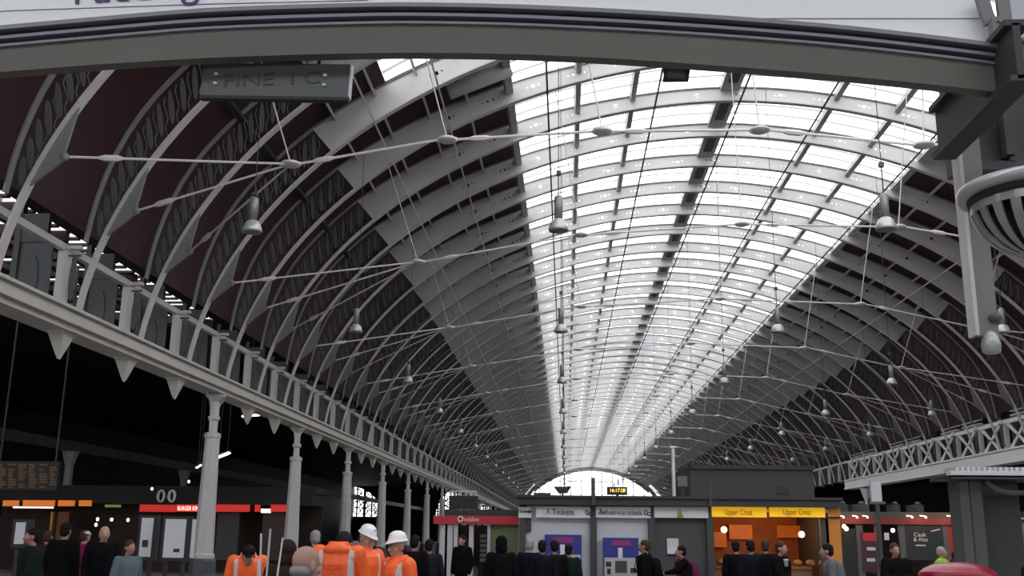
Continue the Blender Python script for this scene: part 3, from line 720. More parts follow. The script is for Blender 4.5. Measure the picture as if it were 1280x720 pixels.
r = empty('roof_unit', (at(676,618,24).x,24,0)); child(fbox(MB(),667,616,688,620,24,.5),'housing',charcoal,r); a = at(677,619,24); child(MB().box((a.x-.1,24.1,zroof),(a.x+.1,24.3,a.z)),'stand',charcoal,r); tag(r,'low dark unit on the kiosk roof at the left foot of the end window','roof fitting')

# ------------------------------------------------------------------ left shops
YS = 42.0
r = empty('shop_row', (at(200,700,YS).x,YS,0)); a = at(-25,606,YS); zt_ = at(100,606,YS).z; zm = at(100,626,YS).z; bx = at(386,690,YS).x
child(MB().box((a.x,YS,zm-.1),(bx,YS+2,zt_-.25)).box((a.x,YS+.3,zt_-.3),(bx,YS+2,zt_)),'upper_wall',mat('shop_upper',(.03,.03,.028),.8,spec=.1),r)
child(MB().box((a.x,YS+1.9,0),(bx,YS+2.0,zm)),'back_wall',mat('shop_back',(.03,.015,.01),.8,noise=.6,nscale=.8),r)
for p0,p1 in ((3,23),(28,68),(72,93),(98,114)): child(fbox(MB(),p0,625.5,p1,632.5,YS-.1,.1),'lit_sign',orangelit,r)
child(fbox(MB(),16,633.5,66,635,YS-.1,.08),'light_strip',whitelit,r)
for p0,p1 in ((174,219),(272,312),(318,325),(338,366)): child(fbox(MB(),p0,631,p1,639.5,YS-.1,.1),'lit_sign',redlit,r)
child(fbox(MB(),219,631,272,639.5,YS-.1,.1),'lit_sign',redlit,r)
ctext('lettering','BURGER KING',222,252,633,638.5,YS-.12,whitelit,r)
for p0,p1 in ((326,338),): child(fbox(MB(),p0,636 if p0<350 else 641,p1,641 if p0<350 else 645,YS-.12,.1),'lit_sign',whitelit,r)
for p0,p1,m_ in ((60,64,orangepanel),(66,87,mat('dark_orange',(.16,.05,.01),.6)),(268,300,darkgrey),(325,365,mat('shop_brown',(.05,.035,.03),.7))): child(fbox(MB(),p0,640,p1,700,YS+.5,.2),'partition',m_,r)
for px,py in ((122,649),(139.5,649.5),(160,650),(190,611),(236,602),(120,656)): child(MB().ell(at(px,py,YS-.2),(.06,.05,.07),8,6),'lamp',warmlamp if px not in (190,236) else whitelit,r)
child(fbox(MB(),131,631,151,634,YS-.1,.05),'lit_sign',mat('olive_lit',(.2,.25,.05),.5,emit=(.5,.6,.1),es=.15),r)
tag(r,'dark row of shops at left with orange and red lit signs','shop')
for k,(px,m_) in enumerate(((201,lightgrey),(214.5,white))):
    mb = MB(); c = at(px,620,YS-.15); n_ = 24
    for j in range(n_):
        t0_,t1_ = 2*PI*j/n_,2*PI*(j+1)/n_; vs = []
        for t in (t0_,t1_):
            for q in (1,.45): vs += [(c.x+.18*math.cos(t)*(q if q == 1 else .4),c.y,c.z+.26*math.sin(t)*(q if q == 1 else .75))]
        mb.add([vs[0],vs[1],vs[3],vs[2]]+[(v[0],v[1]+.06,v[2]) for v in (vs[0],vs[1],vs[3],vs[2])],[(0,1,2,3),(7,6,5,4),(0,4,5,1),(1,5,6,2),(2,6,7,3),(3,7,4,0)])
    o = mb.build('oval_sign',m_); tag(o,['dull grey oval ring sign, left one of the pair above the red shop sign','bright white oval ring sign, right one of the pair above the red shop sign'][k],'sign','twin oval ring signs')
r = empty('departure_board', (at(35,593,36).x,36,0)); child(fbox(MB(),-20,577,75,612,36,.3),'housing',black,r)
mb = MB()
for j in range(6):
    for q in range(10):
        px = -3+j*13; py = 580+q*3.1
        if random.random() < .75: fbox(mb,px,py,px+random.choice((6,8,10)),py+1.6,35.97,.03)
child(mb,'dim_text_lines',boarddig,r)
a = at(0,577,36.1); b2 = at(70,577,36.1); mb = MB(); mb.tube([(a.x,36.1,a.z),(a.x,36.1,HL)],.04,6); mb.tube([(b2.x,36.1,b2.z),(b2.x,36.1,HL)],.04,6); child(mb,'hanger',darkgrey,r); tag(r,'dim departure board with faint orange rows hanging at far left','departure board')
# notice boards
def notice(p0,p1,y0_,y1_,Y,lab,side):
    r = empty('notice_board', (at((p0+p1)/2,700,Y).x,Y,0)); a = at(p0,y1_,Y); b2 = at(p1,y0_,Y)
    child(MB().box((a.x-.08,Y+.03,a.z-.08),(b2.x+.1,Y+.2,b2.z+.06)).box((a.x,Y+.08,0),(a.x+.08,Y+.16,a.z)).box((b2.x-.08,Y+.08,0),(b2.x,Y+.16,a.z)),'frame',charcoal,r)
    child(MB().box((a.x,Y,a.z),(b2.x,Y+.03,b2.z)),'panel',boardwhite,r)
    if side == 0: child(MB().box((a.x+.06,Y-.005,a.z+.22),(a.x+.2,Y,a.z+.38)),'small_label',charcoal,r)
    if side == 1: child(MB().box((b2.x-.24,Y-.005,a.z+.12),(b2.x-.1,Y,a.z+.2)),'small_label',charcoal,r); child(MB().box((b2.x+.14,Y+.02,a.z),(b2.x+.22,Y+.05,b2.z)),'side_strip',boardwhite,r)
    tag(r,lab,'notice board','white notice boards on stands')
notice(173,192,647.5,696,24,'narrow white notice board, left of the pair beside the tall column',0)
notice(203,233,649,697,23.5,'wide white notice board just left of the tall near column',1)
notice(17,32,653,680,21,'dim grey notice board behind the leftmost person',2)

# ------------------------------------------------------------------ right shops
YR = 30.0
r = empty('pub_front', (at(1120,700,YR).x,YR,0)); a = at(1051,690,YR).x; b_x = at(1200,690,YR).x; zt_ = at(1120,640,YR).z; zf = at(1120,647,YR).z; zf0 = at(1120,655.5,YR).z
child(MB().box((a,YR,zf),(b_x,YR+4,zt_)),'roof',mat('pub_roof',(.06,.06,.055),.7),r)
child(MB().box((a,YR-.1,zf0),(b_x,YR+.05,zf)),'fascia',mat('pub_fascia',(.16,.02,.018),.6),r)
child(MB().box((a,YR+2.5,0),(b_x,YR+2.6,zf)),'back_wall',mat('pub_back',(.03,.015,.015),.7),r)
child(fbox(MB(),1180,656,1200,700,YR+.02,.1),'wall_panel',mat('pub_red',(.3,.02,.012),.5),r)
child(fbox(MB(),1053,661,1072,720,YR+.02,.1),'wall_panel',black,r)
for px in (1074,1097,1128,1180): child(fbox(MB(),px,656,px+4,720,YR,.12),'mullion',midgrey,r)
p_ = child(fbox(MB(),1079,666,1095,715,YR-.02,.05),'poster',mat('poster_dark',(.05,.01,.02),.5),r); child(fbox(MB(),1079,666,1095,676,YR-.03,.04),'poster',red,r)
for y_,w_ in ((684,1),(698,1)): child(fbox(MB(),1084,y_,1094,y_+4,YR-.04,.03),'poster_picture',lightgrey,r)
child(fbox(MB(),1134,657,1178,700,YR-.01,.06),'window_board',mat('board_black_green',(.012,.018,.016),.4),r)
ctext('lettering','Cask',1142,1157,666,671,YR-.02,boardwhite,r); ctext('lettering','& Ales',1142,1159,672,677,YR-.02,boardwhite,r)
mb = MB(); p0,p1 = at(1164,664,YR-.03),at(1175,661.5,YR-.03); mb.bar(p0,p1,.02,.03); child(mb,'board_mark',lightgrey,r); child(fbox(MB(),1145,681,1157,682.5,YR-.03,.02),'board_mark',lightgrey,r)
child(fbox(MB(),1106,666,1111,675,YR-.03,.04),'notice',boardwhite,r)
for px in (1055,1072,1085,1141,1158,1192): 
    a_ = at(px,646.5,YR-.5); mb = MB(); mb.tube([(a_.x,YR,a_.z+.05),(a_.x,YR-.4,a_.z+.03)],.012,5); mb.ell((a_.x,YR-.45,a_.z),(.03,.03,.03),8,6); child(mb,'spot_lamp',warmlamp,r)
for px,py in ((1116,663),(1124.5,663),(1055,658),(1058,661)): child(MB().ell(at(px,py,YR-.1 if px < 1100 else YR+.4),(.06,.06,.06),8,6),'lamp',warmlamp,r)
tag(r,'dark pub front under a red lamp-lit fascia at right','shop front')
for px in (1072,1158,1190):
    lt = bpy.data.lights.new('fascia_light','POINT'); lt.energy = 6; lt.color = (1,.45,.25); lt.shadow_soft_size = .1; lo = bpy.data.objects.new('fascia_light',lt); C.objects.link(lo); a_ = at(px,648,YR-.5); lo.location = a_
r = empty('speaker_housing', (at(1095,620,28).x,28,0)); child(fbox(MB(),1090,602,1101,627,28,.15),'housing',lightgrey,r); child(fbox(MB(),1087,627,1107,630,28,.2),'shelf',midgrey,r)
a_ = at(1095,631,28.2); child(MB().box((a_.x-.05,28.05,0),(a_.x+.05,28.15,a_.z+.05)),'stand',darkgrey,r); tag(r,'grey upright box housing under the end of the right girder','speaker')
for k,(px,w_) in enumerate(((1085,18),(1158,14),(1130,10),(1062,12))):
    a_ = at(px,638,29.9); rr_ = MB().box((-w_*.012,0,0),(w_*.012,.5,.22)).box((-w_*.008,-.06,.05),(-w_*.002,0,.17)); rr_.ell((w_*.005,.2,.24),(w_*.006,.15,.08),10,6)
    o = rr_.build('roof_vent',darkgrey); o.location = (a_.x,30.6,zt_); tag(o,['squat grey roof unit on the pub roof below the upright box','domed grey roof unit on the pub roof near the grey pillar','small roof unit at the middle of the pub roof','roof unit at the left end of the pub roof'][k],'roof fitting')

# ------------------------------------------------------------------ the sign beam in front
YBm = 8.0
def interp(tab,x):
    for (a,b_),(c,d) in zip(tab,tab[1:]):
        if x <= c: t = (x-a)/(c-a); return b_+(d-b_)*t
    (a,b_),(c,d) = tab[-2:]; return b_+(d-b_)*(x-a)/(c-a)
botT = [(-560,150),(-60,95),(0,90),(125,80),(250,72.5),(375,68),(500,65.5),(640,67),(770,73),(900,82),(1050,94),(1200,109),(1320,124)]
topT = [(-560,100),(-60,45),(0,39),(125,28),(250,17),(375,12.5),(500,9.5),(640,12),(770,18),(900,26),(1050,38),(1200,55),(1320,72)]
XS = list(range(-500,1260,40))+[1246]  # run on past the left frame edge to shade the arch haunches
def smooth(tab):
    def f(x):
        return sum(interp(tab,x+d)*w for d,w in ((-60,1),(-30,2),(0,3),(30,2),(60,1)))/9
    return f
bot,topf = smooth(botT),smooth(topT)
def strip(fa,fb,y0,y1):
    mb = MB(); vs = []; fs = []
    for x in XS:
        a = at(x,fa(x),YBm); b_ = at(x,fb(x),YBm); vs += [(a.x,y0,a.z),(a.x,y1,a.z),(b_.x,y1,b_.z),(b_.x,y0,b_.z)]
    for i in range(len(XS)-1):
        for j in range(4): j2 = (j+1)%4; fs.append((4*i+j,4*i+4+j,4*i+4+j2,4*i+j2))
    fs += [(0,1,2,3),tuple(4*(len(XS)-1)+j for j in range(4))[::-1]]
    return mb.add(vs,fs)
sb_ = empty('sign_beam', (at(600,60,YBm).x,YBm,at(600,66,YBm).z))
child(strip(bot,lambda x:topf(x)+19,8.0,8.12),'beam_face',beammat,sb_)
for k,(o0,o1,yy,m_) in enumerate(((21,18,7.97,trimgrey),(18,13,8.02,navy),(13,9,7.95,trimgrey),(9,5,8.02,navy),(5,0,7.9,trimgrey))):
    child(strip(lambda x:topf(x)+o0,lambda x:topf(x)+o1,yy,8.14),'moulding',m_,sb_)
tag(sb_,'wide bowed dark beam with stepped mouldings across the top of the view','beam')
# white sign above
XSo = XS; XS = [x for x in XS if x < 1236]+[1238]
sp = empty('station_sign', (at(600,0,YBm).x,YBm,at(600,10,YBm).z))
child(strip(lambda x:topf(x),lambda x:topf(x)-480,8.02,8.1),'panel',signwhite,sp)  # unseen upper part raised to block front light from the arches
XS = [x for x in XS if x < 480]; child(strip(lambda x:interp([(-500,40),(-60,16),(0,12.5),(250,4),(420,0),(500,-2)],x)+.5,lambda x:interp([(-500,40),(-60,16),(0,12.5),(250,4),(420,0),(500,-2)],x)-.2,8.012,8.03),'seam',trimgrey,sp)
XS = [x for x in XSo if 860 < x < 1230]+[1232]; child(strip(lambda x:22.5,lambda x:21.7,8.012,8.03),'seam',trimgrey,sp)
XS = XSo
a = at(90,4.5,8.0); em = 50/F*8.4
t = text_mesh('lettering','Paddington',em*1.12,(0,0,0),purple,sp,rot=(PI/2,math.radians(-2.9),0),align='LEFT'); t.matrix_parent_inverse = Matrix(); t.location = a+Vector((0,.005,0))-sp.location
tag(sp,'huge white station name sign above the beam, only its lower edge in view','sign')
# hanging dark sign under the beam
YH = 8.2
r = empty('hanging_sign', tuple(at(345,75,YH))); R_ = Matrix.Rotation(math.radians(1.6),3,'Y')
a = at(250,121,YH); b2 = at(438,78,YH); w2 = (b2.x-a.x)/2; h2 = (b2.z-a.z)/2; c = (a+b2)/2-r.location
def rot(mb,cc):
    mb.v = [tuple(cc+R_@Vector(v)) for v in mb.v]; return mb
rot(MB().box((-w2,-.0,-h2),(w2,.05,h2)),c).build('board',mat('board_grey',(.085,.09,.088),.5),r)
rot(MB().box((-w2,-.0,-h2-.03),(w2,.07,-h2)),c).build('bottom_edge',black,r)
rot(MB().box((w2,-.01,-h2+.0),(w2+.012,.07,h2)),c).build('end_edge',lightgrey,r)
for sx in (-w2+.13,w2-.22):
    for sz in (-.05,.04): rot(MB().lathe([(.018,-.01),(.018,.01),(.008,.014)],n=10),c+R_@Vector((sx,-.01,sz))).build('stud',white,r)
t = text_mesh('lettering','FINE  I C',.17,(0,0,0),mat('faint_letter',(.055,.058,.057),.6),r,rot=(PI/2,math.radians(-1.6),0),width=w2*1.3); t.matrix_parent_inverse = Matrix(); t.location = c+Vector((-.03,-.004,-.0))
mb = MB()
for sx in (-w2*.7,w2*.55): mb.bar(c+Vector((sx,.08,h2)),c+Vector((sx,.08,h2+.16)),.03)
mb.build('hanger',darkgrey,r)
tag(r,'dark grey hanging sign with faint letters and four pale studs, below the beam','sign')
r = empty('floodlight', tuple(at(845,80,8.2))); a = at(826,103,8.2)-r.location; b2 = at(864,79,8.2)-r.location
mb = MB().add([(a.x+.015,.0,a.z),(b2.x-.03,.0,a.z),(b2.x,.0,b2.z),(a.x+.04,0,b2.z),(a.x+.05,.2,a.z+.1),(b2.x-.06,.2,a.z+.1),(b2.x,.2,b2.z+.05),(a.x+.04,.2,b2.z+.05)],[(0,1,2,3),(7,6,5,4),(0,4,5,1),(1,5,6,2),(2,6,7,3),(3,7,4,0)]); mb.box((-.02,.1,b2.z),(.02,.2,b2.z+.1)); mb.build('housing',charcoal,r)
MB().box((a.x+.055,-.012,a.z+.03),(b2.x-.06,.0,b2.z-.03)).build('lens',mat('lens_grey',(.12,.12,.11),.15),r); tag(r,'small dark floodlight box fixed under the sign beam right of centre','floodlight')

# ------------------------------------------------------------------ right hand bracket, post, bowl lamp
br = empty('bracket_frame', tuple(at(1240,120,8.3)))
a = at(1262,52,7.6); e_ = at(1185,135,9.6)
mb = MB(); xk = at(1247,85,8.0).x; zk = at(1247,85,8.0).z
mb.box((xk-.03,7.6,zk-.28),(xk+.03,9.35,zk+.2)); mb.box((xk-.09,7.6,zk+.18),(xk+.12,9.35,zk+.23)); mb.box((xk-.09,7.6,zk-.3),(xk+.12,9.35,zk-.25))
child(mb,'long_beam',darkgrey,br)
mb = MB(); p = at(1198,212,9.7); q = at(1300,85,9.7); mb.box((p.x,9.7,p.z),(q.x+.8,10.0,q.z)); 
for i_ in range(4): mb.box((p.x+.12+i_*.35,9.62,p.z+.05),(p.x+.17+i_*.35,9.7,q.z)); 
mb.box((p.x,9.62,p.z-.03),(q.x+.8,9.75,p.z+.06)); mb.box((p.x+.42,9.55,p.z+.1),(p.x+.5,9.7,q.z)); child(mb,'corbel',mat('corbel_grey',(.06,.06,.06),.6),br)
mb = MB(); p = at(1262,68,7.9); mb.box((p.x-.08,7.85,p.z-.06),(p.x+1.2,8.3,p.z+.08)); mb.box((p.x-.08,7.8,p.z+.07),(p.x+1.2,8.35,p.z+.1)); p = at(1265,76,7.9); mb.box((p.x,7.83,p.z-.02),(p.x+1.2,7.9,p.z+.0)); child(mb,'cross_beam',irongrey,br)
for xs_ in (((1226,-6),(1233,18),(1238,30)),((1252,-6),(1256,25),(1262,54))):
    mb = MB(); P = [at(x,y,7.9) for x,y in xs_]
    for u,v in zip(P,P[1:]): mb.bar(u,v,.1,.05,up=(0,1,0))
    child(mb,'strap',irongrey,br)
mb = MB(); p = at(1246,34,7.85); mb.box((p.x-.05,7.8,p.z-.09),(p.x+.05,7.9,p.z+.07)); mb.bar(at(1248,28,7.8),at(1254,17,7.8),.035); child(mb,'clamp',irongrey,br)
mb = MB(); p = at(1262,54,8.4); mb.box((p.x,8.4,p.z),(p.x+.5,8.5,p.z+1.2)); child(mb,'pale_board',mat('pale_blue_board',(.55,.55,.62),.5),br)
tag(br,'dark iron bracket and beams filling the top right corner','bracket')
YP = 9.4
hp = empty('hanging_post', tuple(at(1212,280,YP))); tp = at(1192,146,YP); bp = at(1228,420,YP)
xpl = at(1206,280,YP).x; wpl = at(1235,280,YP).x-xpl
child(MB().box((xpl,YP,bp.z),(xpl+wpl,YP+.06,tp.z+.15)),'side_plate',irongrey,hp)
child(MB().box((xpl-.02,YP-.06,bp.z),(xpl+.015,YP+.12,tp.z+.1)),'edge_flange',iron,hp)
p = at(1239,430,YP); 
child(MB().lathe([(.02,.12),(.05,.11),(.075,.05),(.085,0),(.08,-.07),(.06,-.09)],tuple(p),14),'lamp_head',lampshade,hp,None,True)
p = at(1243,398,YP); child(MB().ell(tuple(p),(.06,.08,.05),10,8).bar(p,p+Vector((-.08,.05,0)),.03),'camera_dome',midgrey,hp)
tag(hp,'flat grey iron post with a pale edge hanging down at the right','post')
# bowl
c = at(1291,238,4.9); bw = empty('bowl_lamp', tuple(c)); RB = .345
rim = MB().lathe([(RB-.02,-.035),(RB-.003,-.03),(RB+.006,-.012),(RB+.006,.008),(RB-.003,.022),(RB-.02,.026),(RB-.045,.012),(RB-.04,-.02)],n=48); rim.build('rim',mat('bowl_rim',(.5,.48,.49),.3,.3),bw,True)
inner = MB().lathe([(RB-.035,-.02),(RB-.045,-.07),(RB-.06,-.07),(RB-.07,-.02)],n=48); inner.build('collar',charcoal,bw,True)
bo = MB(); NS = 20; prof = [(RB-.05,-.06)]+[((RB-.05)*math.cos(math.radians(t)),-.06-.28*math.sin(math.radians(t))) for t in (10,20,30,40,50,60,70,80)]+[(.02,-.342)]
for sI in range(NS):
    for i in range(len(prof)-1):
        (r0_,z0_),(r1_,z1_) = prof[i],prof[i+1]
        a0,a1 = 2*PI*sI/NS,2*PI*(sI+1)/NS
        slot = 1 <= i <= 6; lo_ = .48 if slot else 0
        vs = [((r_)*math.cos(t),(r_)*math.sin(t),z_) for r_,z_ in ((r0_,z0_),(r1_,z1_)) for t in (a0+(a1-a0)*lo_,a0+(a1-a0)*.75,a1)]
        vs += [(v[0]*.96,v[1]*.96,v[2]+.004) for v in vs]
        bo.add(vs,[(0,3,4,1),(1,4,5,2),(6,7,10,9),(7,8,11,10),(0,6,9,3),(2,5,11,8)])
bo.build('slotted_bowl',mat('bowl_metal',(.4,.4,.4),.3,.5),bw,False)
MB().lathe([(.22,-.09),(.22,-.18),(.12,-.3),(.02,-.33)],n=24).build('dark_liner',black,bw,True)
st = MB().lathe([(.03,-.33),(.035,-.37),(.018,-.4),(.018,-.57),(.03,-.59),(.0,-.63)],n=12); st.build('finial',irongrey,bw,True)
st = MB().tube([(.1,0,.0),(.1,0,9.0-c.z)],.012,8).tube([(-.28,0,0),(0,0,.12),(.28,0,0)],.012,6); st.build('stem',irondark,bw)
tag(bw,'large grey slotted metal bowl with a thick rolled rim at the right edge','bowl lamp')

# ------------------------------------------------------------------ lower right pillar, canopy
YQ = 12.0
r = empty('pillar', (at(1222,700,YQ).x,YQ,0)); zt_ = at(1210,598,YQ).z; a = at(1200,620,YQ).x; b2 = at(1214,620,YQ).x; c_ = at(1229,620,YQ).x
child(MB().box((a,YQ,0),(b2-.02,YQ+.35,zt_)),'left_box',midgrey,r); child(MB().box((b2,YQ+.03,0),(c_,YQ+.35,zt_)),'right_box',midgrey,r)
child(MB().box((c_,YQ+.25,0),(c_+.5,YQ+.5,zt_)),'back_panel',mat('panel_dark',(.05,.05,.052),.6),r)
child(MB().box((a-.06,YQ-.06,0),(c_+.06,YQ+.42,.18)),'base_plate',charcoal,r); tag(r,'grey two-part steel pillar behind the red post box','pillar')
r = empty('canopy', (at(1240,595,YQ).x,YQ,zt_)); a = at(1189,596,YQ-.2); b2 = at(1300,589,YQ-.2)
child(MB().box((a.x,YQ-.2,a.z),(b2.x+1,YQ-.05,b2.z+.0)),'edge_bar',white,r)
mb = MB(); x = a.x+.1
while x < b2.x+.8: mb.box((x,YQ-.1,b2.z+.0),(x+.03,YQ+.3,b2.z+.05)); x += .06
child(mb,'ribbed_sheet',lightgrey,r)
child(MB().box((a.x,YQ-.2,a.z-.02),(b2.x+1,YQ+.5,a.z+.02)),'soffit',darkgrey,r)
child(MB().tube([at(1232,601,YQ-.1),at(1245,612,YQ-.1),at(1262,616,YQ-.1),at(1290,616,YQ-.1)],.03,6),'curved_brace',midgrey,r)
tag(r,'flat canopy with a white front edge on top of the grey pillar','canopy')
r = empty('lit_booth', (at(1275,700,13).x,13,0)); child(fbox(MB(),1248,640,1330,730,13.4,.1),'wall',black,r); child(fbox(MB(),1268,654,1300,690,13.35,.05),'green_window',green,r)
mb = fbox(MB(),1259,647,1300,649,13.1,.05); child(mb,'rail',lightgrey,r); child(MB().ell(at(1259,648,13.05),(.03,.03,.035),8,6),'lamp',whitelit,r); tag(r,'dark booth with a pale rail at the bottom right edge','booth')
# post box
YO = 8.0; c = at(1196,703,YO); zc = c.z
r = empty('post_box', (c.x,YO,0)); R1 = .27
child(MB().lathe([(x,z) for x,z in ((.25,0),(.25,.1),(.22,.14),(.22,zc-.2))],(c.x,YO,0),32),'body',postred,r,None,True)
child(MB().lathe([(.22,zc-.21),(.265,zc-.17),(.275,zc-.12),(.275,zc-.085),(.262,zc-.065),(.25,zc-.06),(.235,zc-.045),(.17,zc-.015),(.08,zc),(.0,zc+.002)],(c.x,YO,0),40),'cap',postred,r,None,True)
child(MB().box((c.x-.09,YO-.245,zc-.3),(c.x+.09,YO-.2,zc-.26)),'slot',black,r)
child(MB().box((c.x-.11,YO-.232,zc-.75),(c.x+.11,YO-.21,zc-.42)),'door',postred,r)
tag(r,'round-topped red post box at the bottom right','post box')

# ------------------------------------------------------------------ people
def person(px, Y, rz, label, top='black', legs='black', hair='black', sk=skin, height=1.72, py=None, arms='down', near=False, lean=0, head_yaw=0, head_pitch=0,
           helmet=False, bald=False, hood=False, longhair=False, bag=None, hv=False, collar=None, cap=None, coat_len=.85, glasses=False, group=None, bow=False):
    """px: pixel column where the figure stands; rz: 0 faces the camera, PI away."""
    s = (height if near else height*.96)/1.75
    p0 = at(px,672,Y)
    root = empty('person', (p0.x,Y,0), rz); root.scale = (s,s,s)
    V = Vector
    vox = .0075 if near else .016
    ln = lambda p: V((p[0],p[1]-max(0,p[2]-.95)*math.tan(lean),p[2]))
    sh = {k: ln((k*.185,.01,1.43)) for k in (-1,1)}
    el = {}; wr = {}
    for k in (-1,1):
        am = arms if isinstance(arms,str) else arms[0 if k == -1 else 1]
        if am == 'down': el[k] = ln((k*.245,.03,1.14)); wr[k] = ln((k*.24,-.05,.9))
        elif am == 'forward': el[k] = ln((k*.25,-.06,1.17)); wr[k] = ln((k*.18,-.3,1.12))
        elif am == 'reach': el[k] = ln((k*.23,-.2,1.25)); wr[k] = ln((k*.17,-.42,1.2))
        elif am == 'folded': el[k] = ln((k*.25,-.05,1.15)); wr[k] = ln((-k*.02,-.2,1.14))
        elif am == 'raised': el[k] = ln((k*.26,-.12,1.25)); wr[k] = ln((k*.12,-.2,1.5))
    hc = ln((0,-.02,1.63)) if not bow else ln((0,-.21,1.5)); Rh = Matrix.Rotation(head_yaw,3,'Z')@Matrix.Rotation(head_pitch,3,'X')
    H = lambda x,y,z: hc+Rh@V((x,y,z))
    b = MB()
    # head
    b.ell(H(0,.012,.035),(.076,.098,.092),16,12,Rh); b.ell(H(0,-.028,-.03),(.058,.066,.085),14,10,Rh); b.ell(H(0,-.055,-.088),(.03,.028,.024),10,8,Rh)
    b.ell(H(0,-.088,.022),(.05,.018,.014),10,6,Rh)
    b.cap(H(0,-.092,.015),H(0,-.116,-.025),.012,.016,8); b.ell(H(0,-.104,-.032),(.022,.015,.012),8,6,Rh)
    b.ell(H(0,-.091,-.058),(.027,.014,.009),8,6,Rh); b.ell(H(0,-.089,-.07),(.022,.014,.009),8,6,Rh)
    for k in (-1,1):
        b.ell(H(k*.081,.014,-.005),(.013,.024,.036),8,6,Rh); b.ell(H(k*.038,-.068,-.02),(.026,.025,.024),8,6,Rh)
    b.cap(ln((0,.02,1.44)),H(0,.015,-.05),.058,.052,12)
    # trunk & legs
    b.cap(ln((0,.01,1.05)),ln((0,.0,1.33)),.13,.15); b.cap(ln((-.13,.01,1.4)),ln((.13,.01,1.4)),.07,.07)
    b.cap((-.07,.01,.95),(.07,.01,.95),.12,.12)
    for k in (-1,1):
        b.cap((k*.09,.01,.9),(k*.1,-.005,.5),.085,.055); b.cap((k*.1,-.005,.5),(k*.105,.03,.1),.055,.038); b.cap((k*.105,.04,.05),(k*.12,-.13,.035),.04,.032)
        b.cap(sh[k],el[k],.05,.04); b.cap(el[k],wr[k],.04,.027)
        d = (wr[k]-el[k]).normalized(); sd = d.cross(V((0,0,1))) if abs(d.z) < .9 else V((0,1,0)); sd = sd.normalized(); nn = d.cross(sd).normalized()
        pc = wr[k]+d*.05; b.cap(wr[k],wr[k]+d*.07,.026,.034); 
        for q,(fl,fo) in enumerate(((.062,-.03),(.075,-.01),(.07,.01),(.055,.028))):
            f0 = wr[k]+d*.085+sd*fo; f1 = f0+d*fl*.55+nn*.008; f2 = f1+d*fl*.4+nn*.03; b.cap(f0-d*.02,f1,.0105,.01,8); b.cap(f1,f2,.01,.008,8)
        t0_ = wr[k]+d*.03-sd*.03; b.cap(t0_,t0_+d*.04-sd*.025,.013,.011,8); b.cap(t0_+d*.04-sd*.025,t0_+d*.07-sd*.02+nn*.01,.011,.009,8)
    def rm(o,v,sm=4):
        md = o.modifiers.new('surface','REMESH'); md.mode = 'VOXEL'; md.voxel_size = v; md.use_smooth_shade = True
        m2 = o.modifiers.new('smooth','SMOOTH'); m2.factor = .5; m2.iterations = sm; return o
    rm(b.build('body',sk,root,True),vox,2 if near else 3)
    # eyes
    for k in (-1,1):
        e = MB().ell(H(k*.031,-.084,.004),(.011,.009,.006),10,8,Rh); e.cur = 1; e.ell(H(k*.031,-.0915,.004),(.0055,.003,.0055),8,6,Rh); e.build('eye',[eyew,eyed],root,True)
    # coat
    c = MB(); g = .022 if not hv else .03; low = coat_len
    c.cap(ln((0,.01,1.05)),ln((0,.0,1.33)),.15+g,.165+g); c.cap(ln((-.14,.01,1.4)),ln((.14,.01,1.4)),.075+g,.075+g); c.cap((-.06,.01,low+.1),(.06,.01,low+.1),.14+g,.14+g)
    for k in (-1,1): c.cap(sh[k],el[k],.06+g,.055+g*.6); c.cap(el[k],wr[k]-(wr[k]-el[k]).normalized()*.01,.055+g*.6,.043)
    if hv or collar:
        for j in range(16):
            t_ = 2*PI*j/16; u_ = V((math.cos(t_)*.085,math.sin(t_)*.085+.015,0)); q0 = ln((u_.x*1.2,u_.y*1.2,1.45)); q1 = ln((u_.x,u_.y,1.53)); c.cap(q0,q1,.026,.02,8)
        if hv: c.ell(ln((0,.11,1.47)),(.13,.07,.06),14,8)
    if hood: pass
    rm(c.build('jacket',top if not isinstance(top,str) else cloth[top],root,True),vox*1.15,5)
    # trousers & shoes
    t = MB(); t.cap((-.06,.01,.94),(.06,.01,.94),.135,.135)
    for k in (-1,1): t.cap((k*.09,.01,.88),(k*.1,-.005,.5),.1,.075); t.cap((k*.1,-.005,.5),(k*.105,.03,.13),.075,.06)
    rm(t.build('trousers',cloth[legs],root,True),.02,3)
    for k in (-1,1):
        f = MB(); f.cap((k*.105,.045,.055),(k*.122,-.15,.045),.052,.042); f.box((k*.105-.04,-.17,0),(k*.105+.055,.09,.02)); rm(f.build('shoe',cloth['black'],root,True),.016,2)
    # hair
    hm = hairm[hair]
    if not bald and not helmet and not hood:
        h = MB(); h.ell(H(0,.026,.055),(.087,.103,.09),16,12,Rh); h.ell(H(0,.06,-.005),(.08,.07,.085),14,10,Rh)
        if longhair: h.ell(H(0,.06,-.1),(.085,.06,.13),14,10,Rh)
        rm(h.build('hair',hm,root,True),.014,2)
    elif bald:
        h = MB(); h.ell(H(0,.035,-.035),(.082,.082,.05),14,10,Rh); rm(h.build('hair',hairm[hair],root,True),.014,2)
    elif helmet:
        h = MB(); h.ell(H(0,.055,-.015),(.08,.06,.06),12,8,Rh); rm(h.build('hair',hm,root,True),.014,2)
        k_ = MB(); prof = [(.002,.112),(.045,.107),(.08,.088),(.1,.058),(.108,.025),(.112,.01),(.124,.0),(.127,-.005),(.108,-.004)]
        n = 28; vs = []
        for r_,z_ in prof:
            for j in range(n):
                tt = 2*PI*j/n; peak = 1+.28*max(0,-math.sin(tt))**4*(1 if z_ < .02 else 0); dz = -.018*max(0,-math.sin(tt))**4*(1 if z_ < .02 else 0)
                vs.append(H(r_*math.cos(tt)*.86*1,r_*math.sin(tt)*1.02*peak+.008,z_+.07+dz))
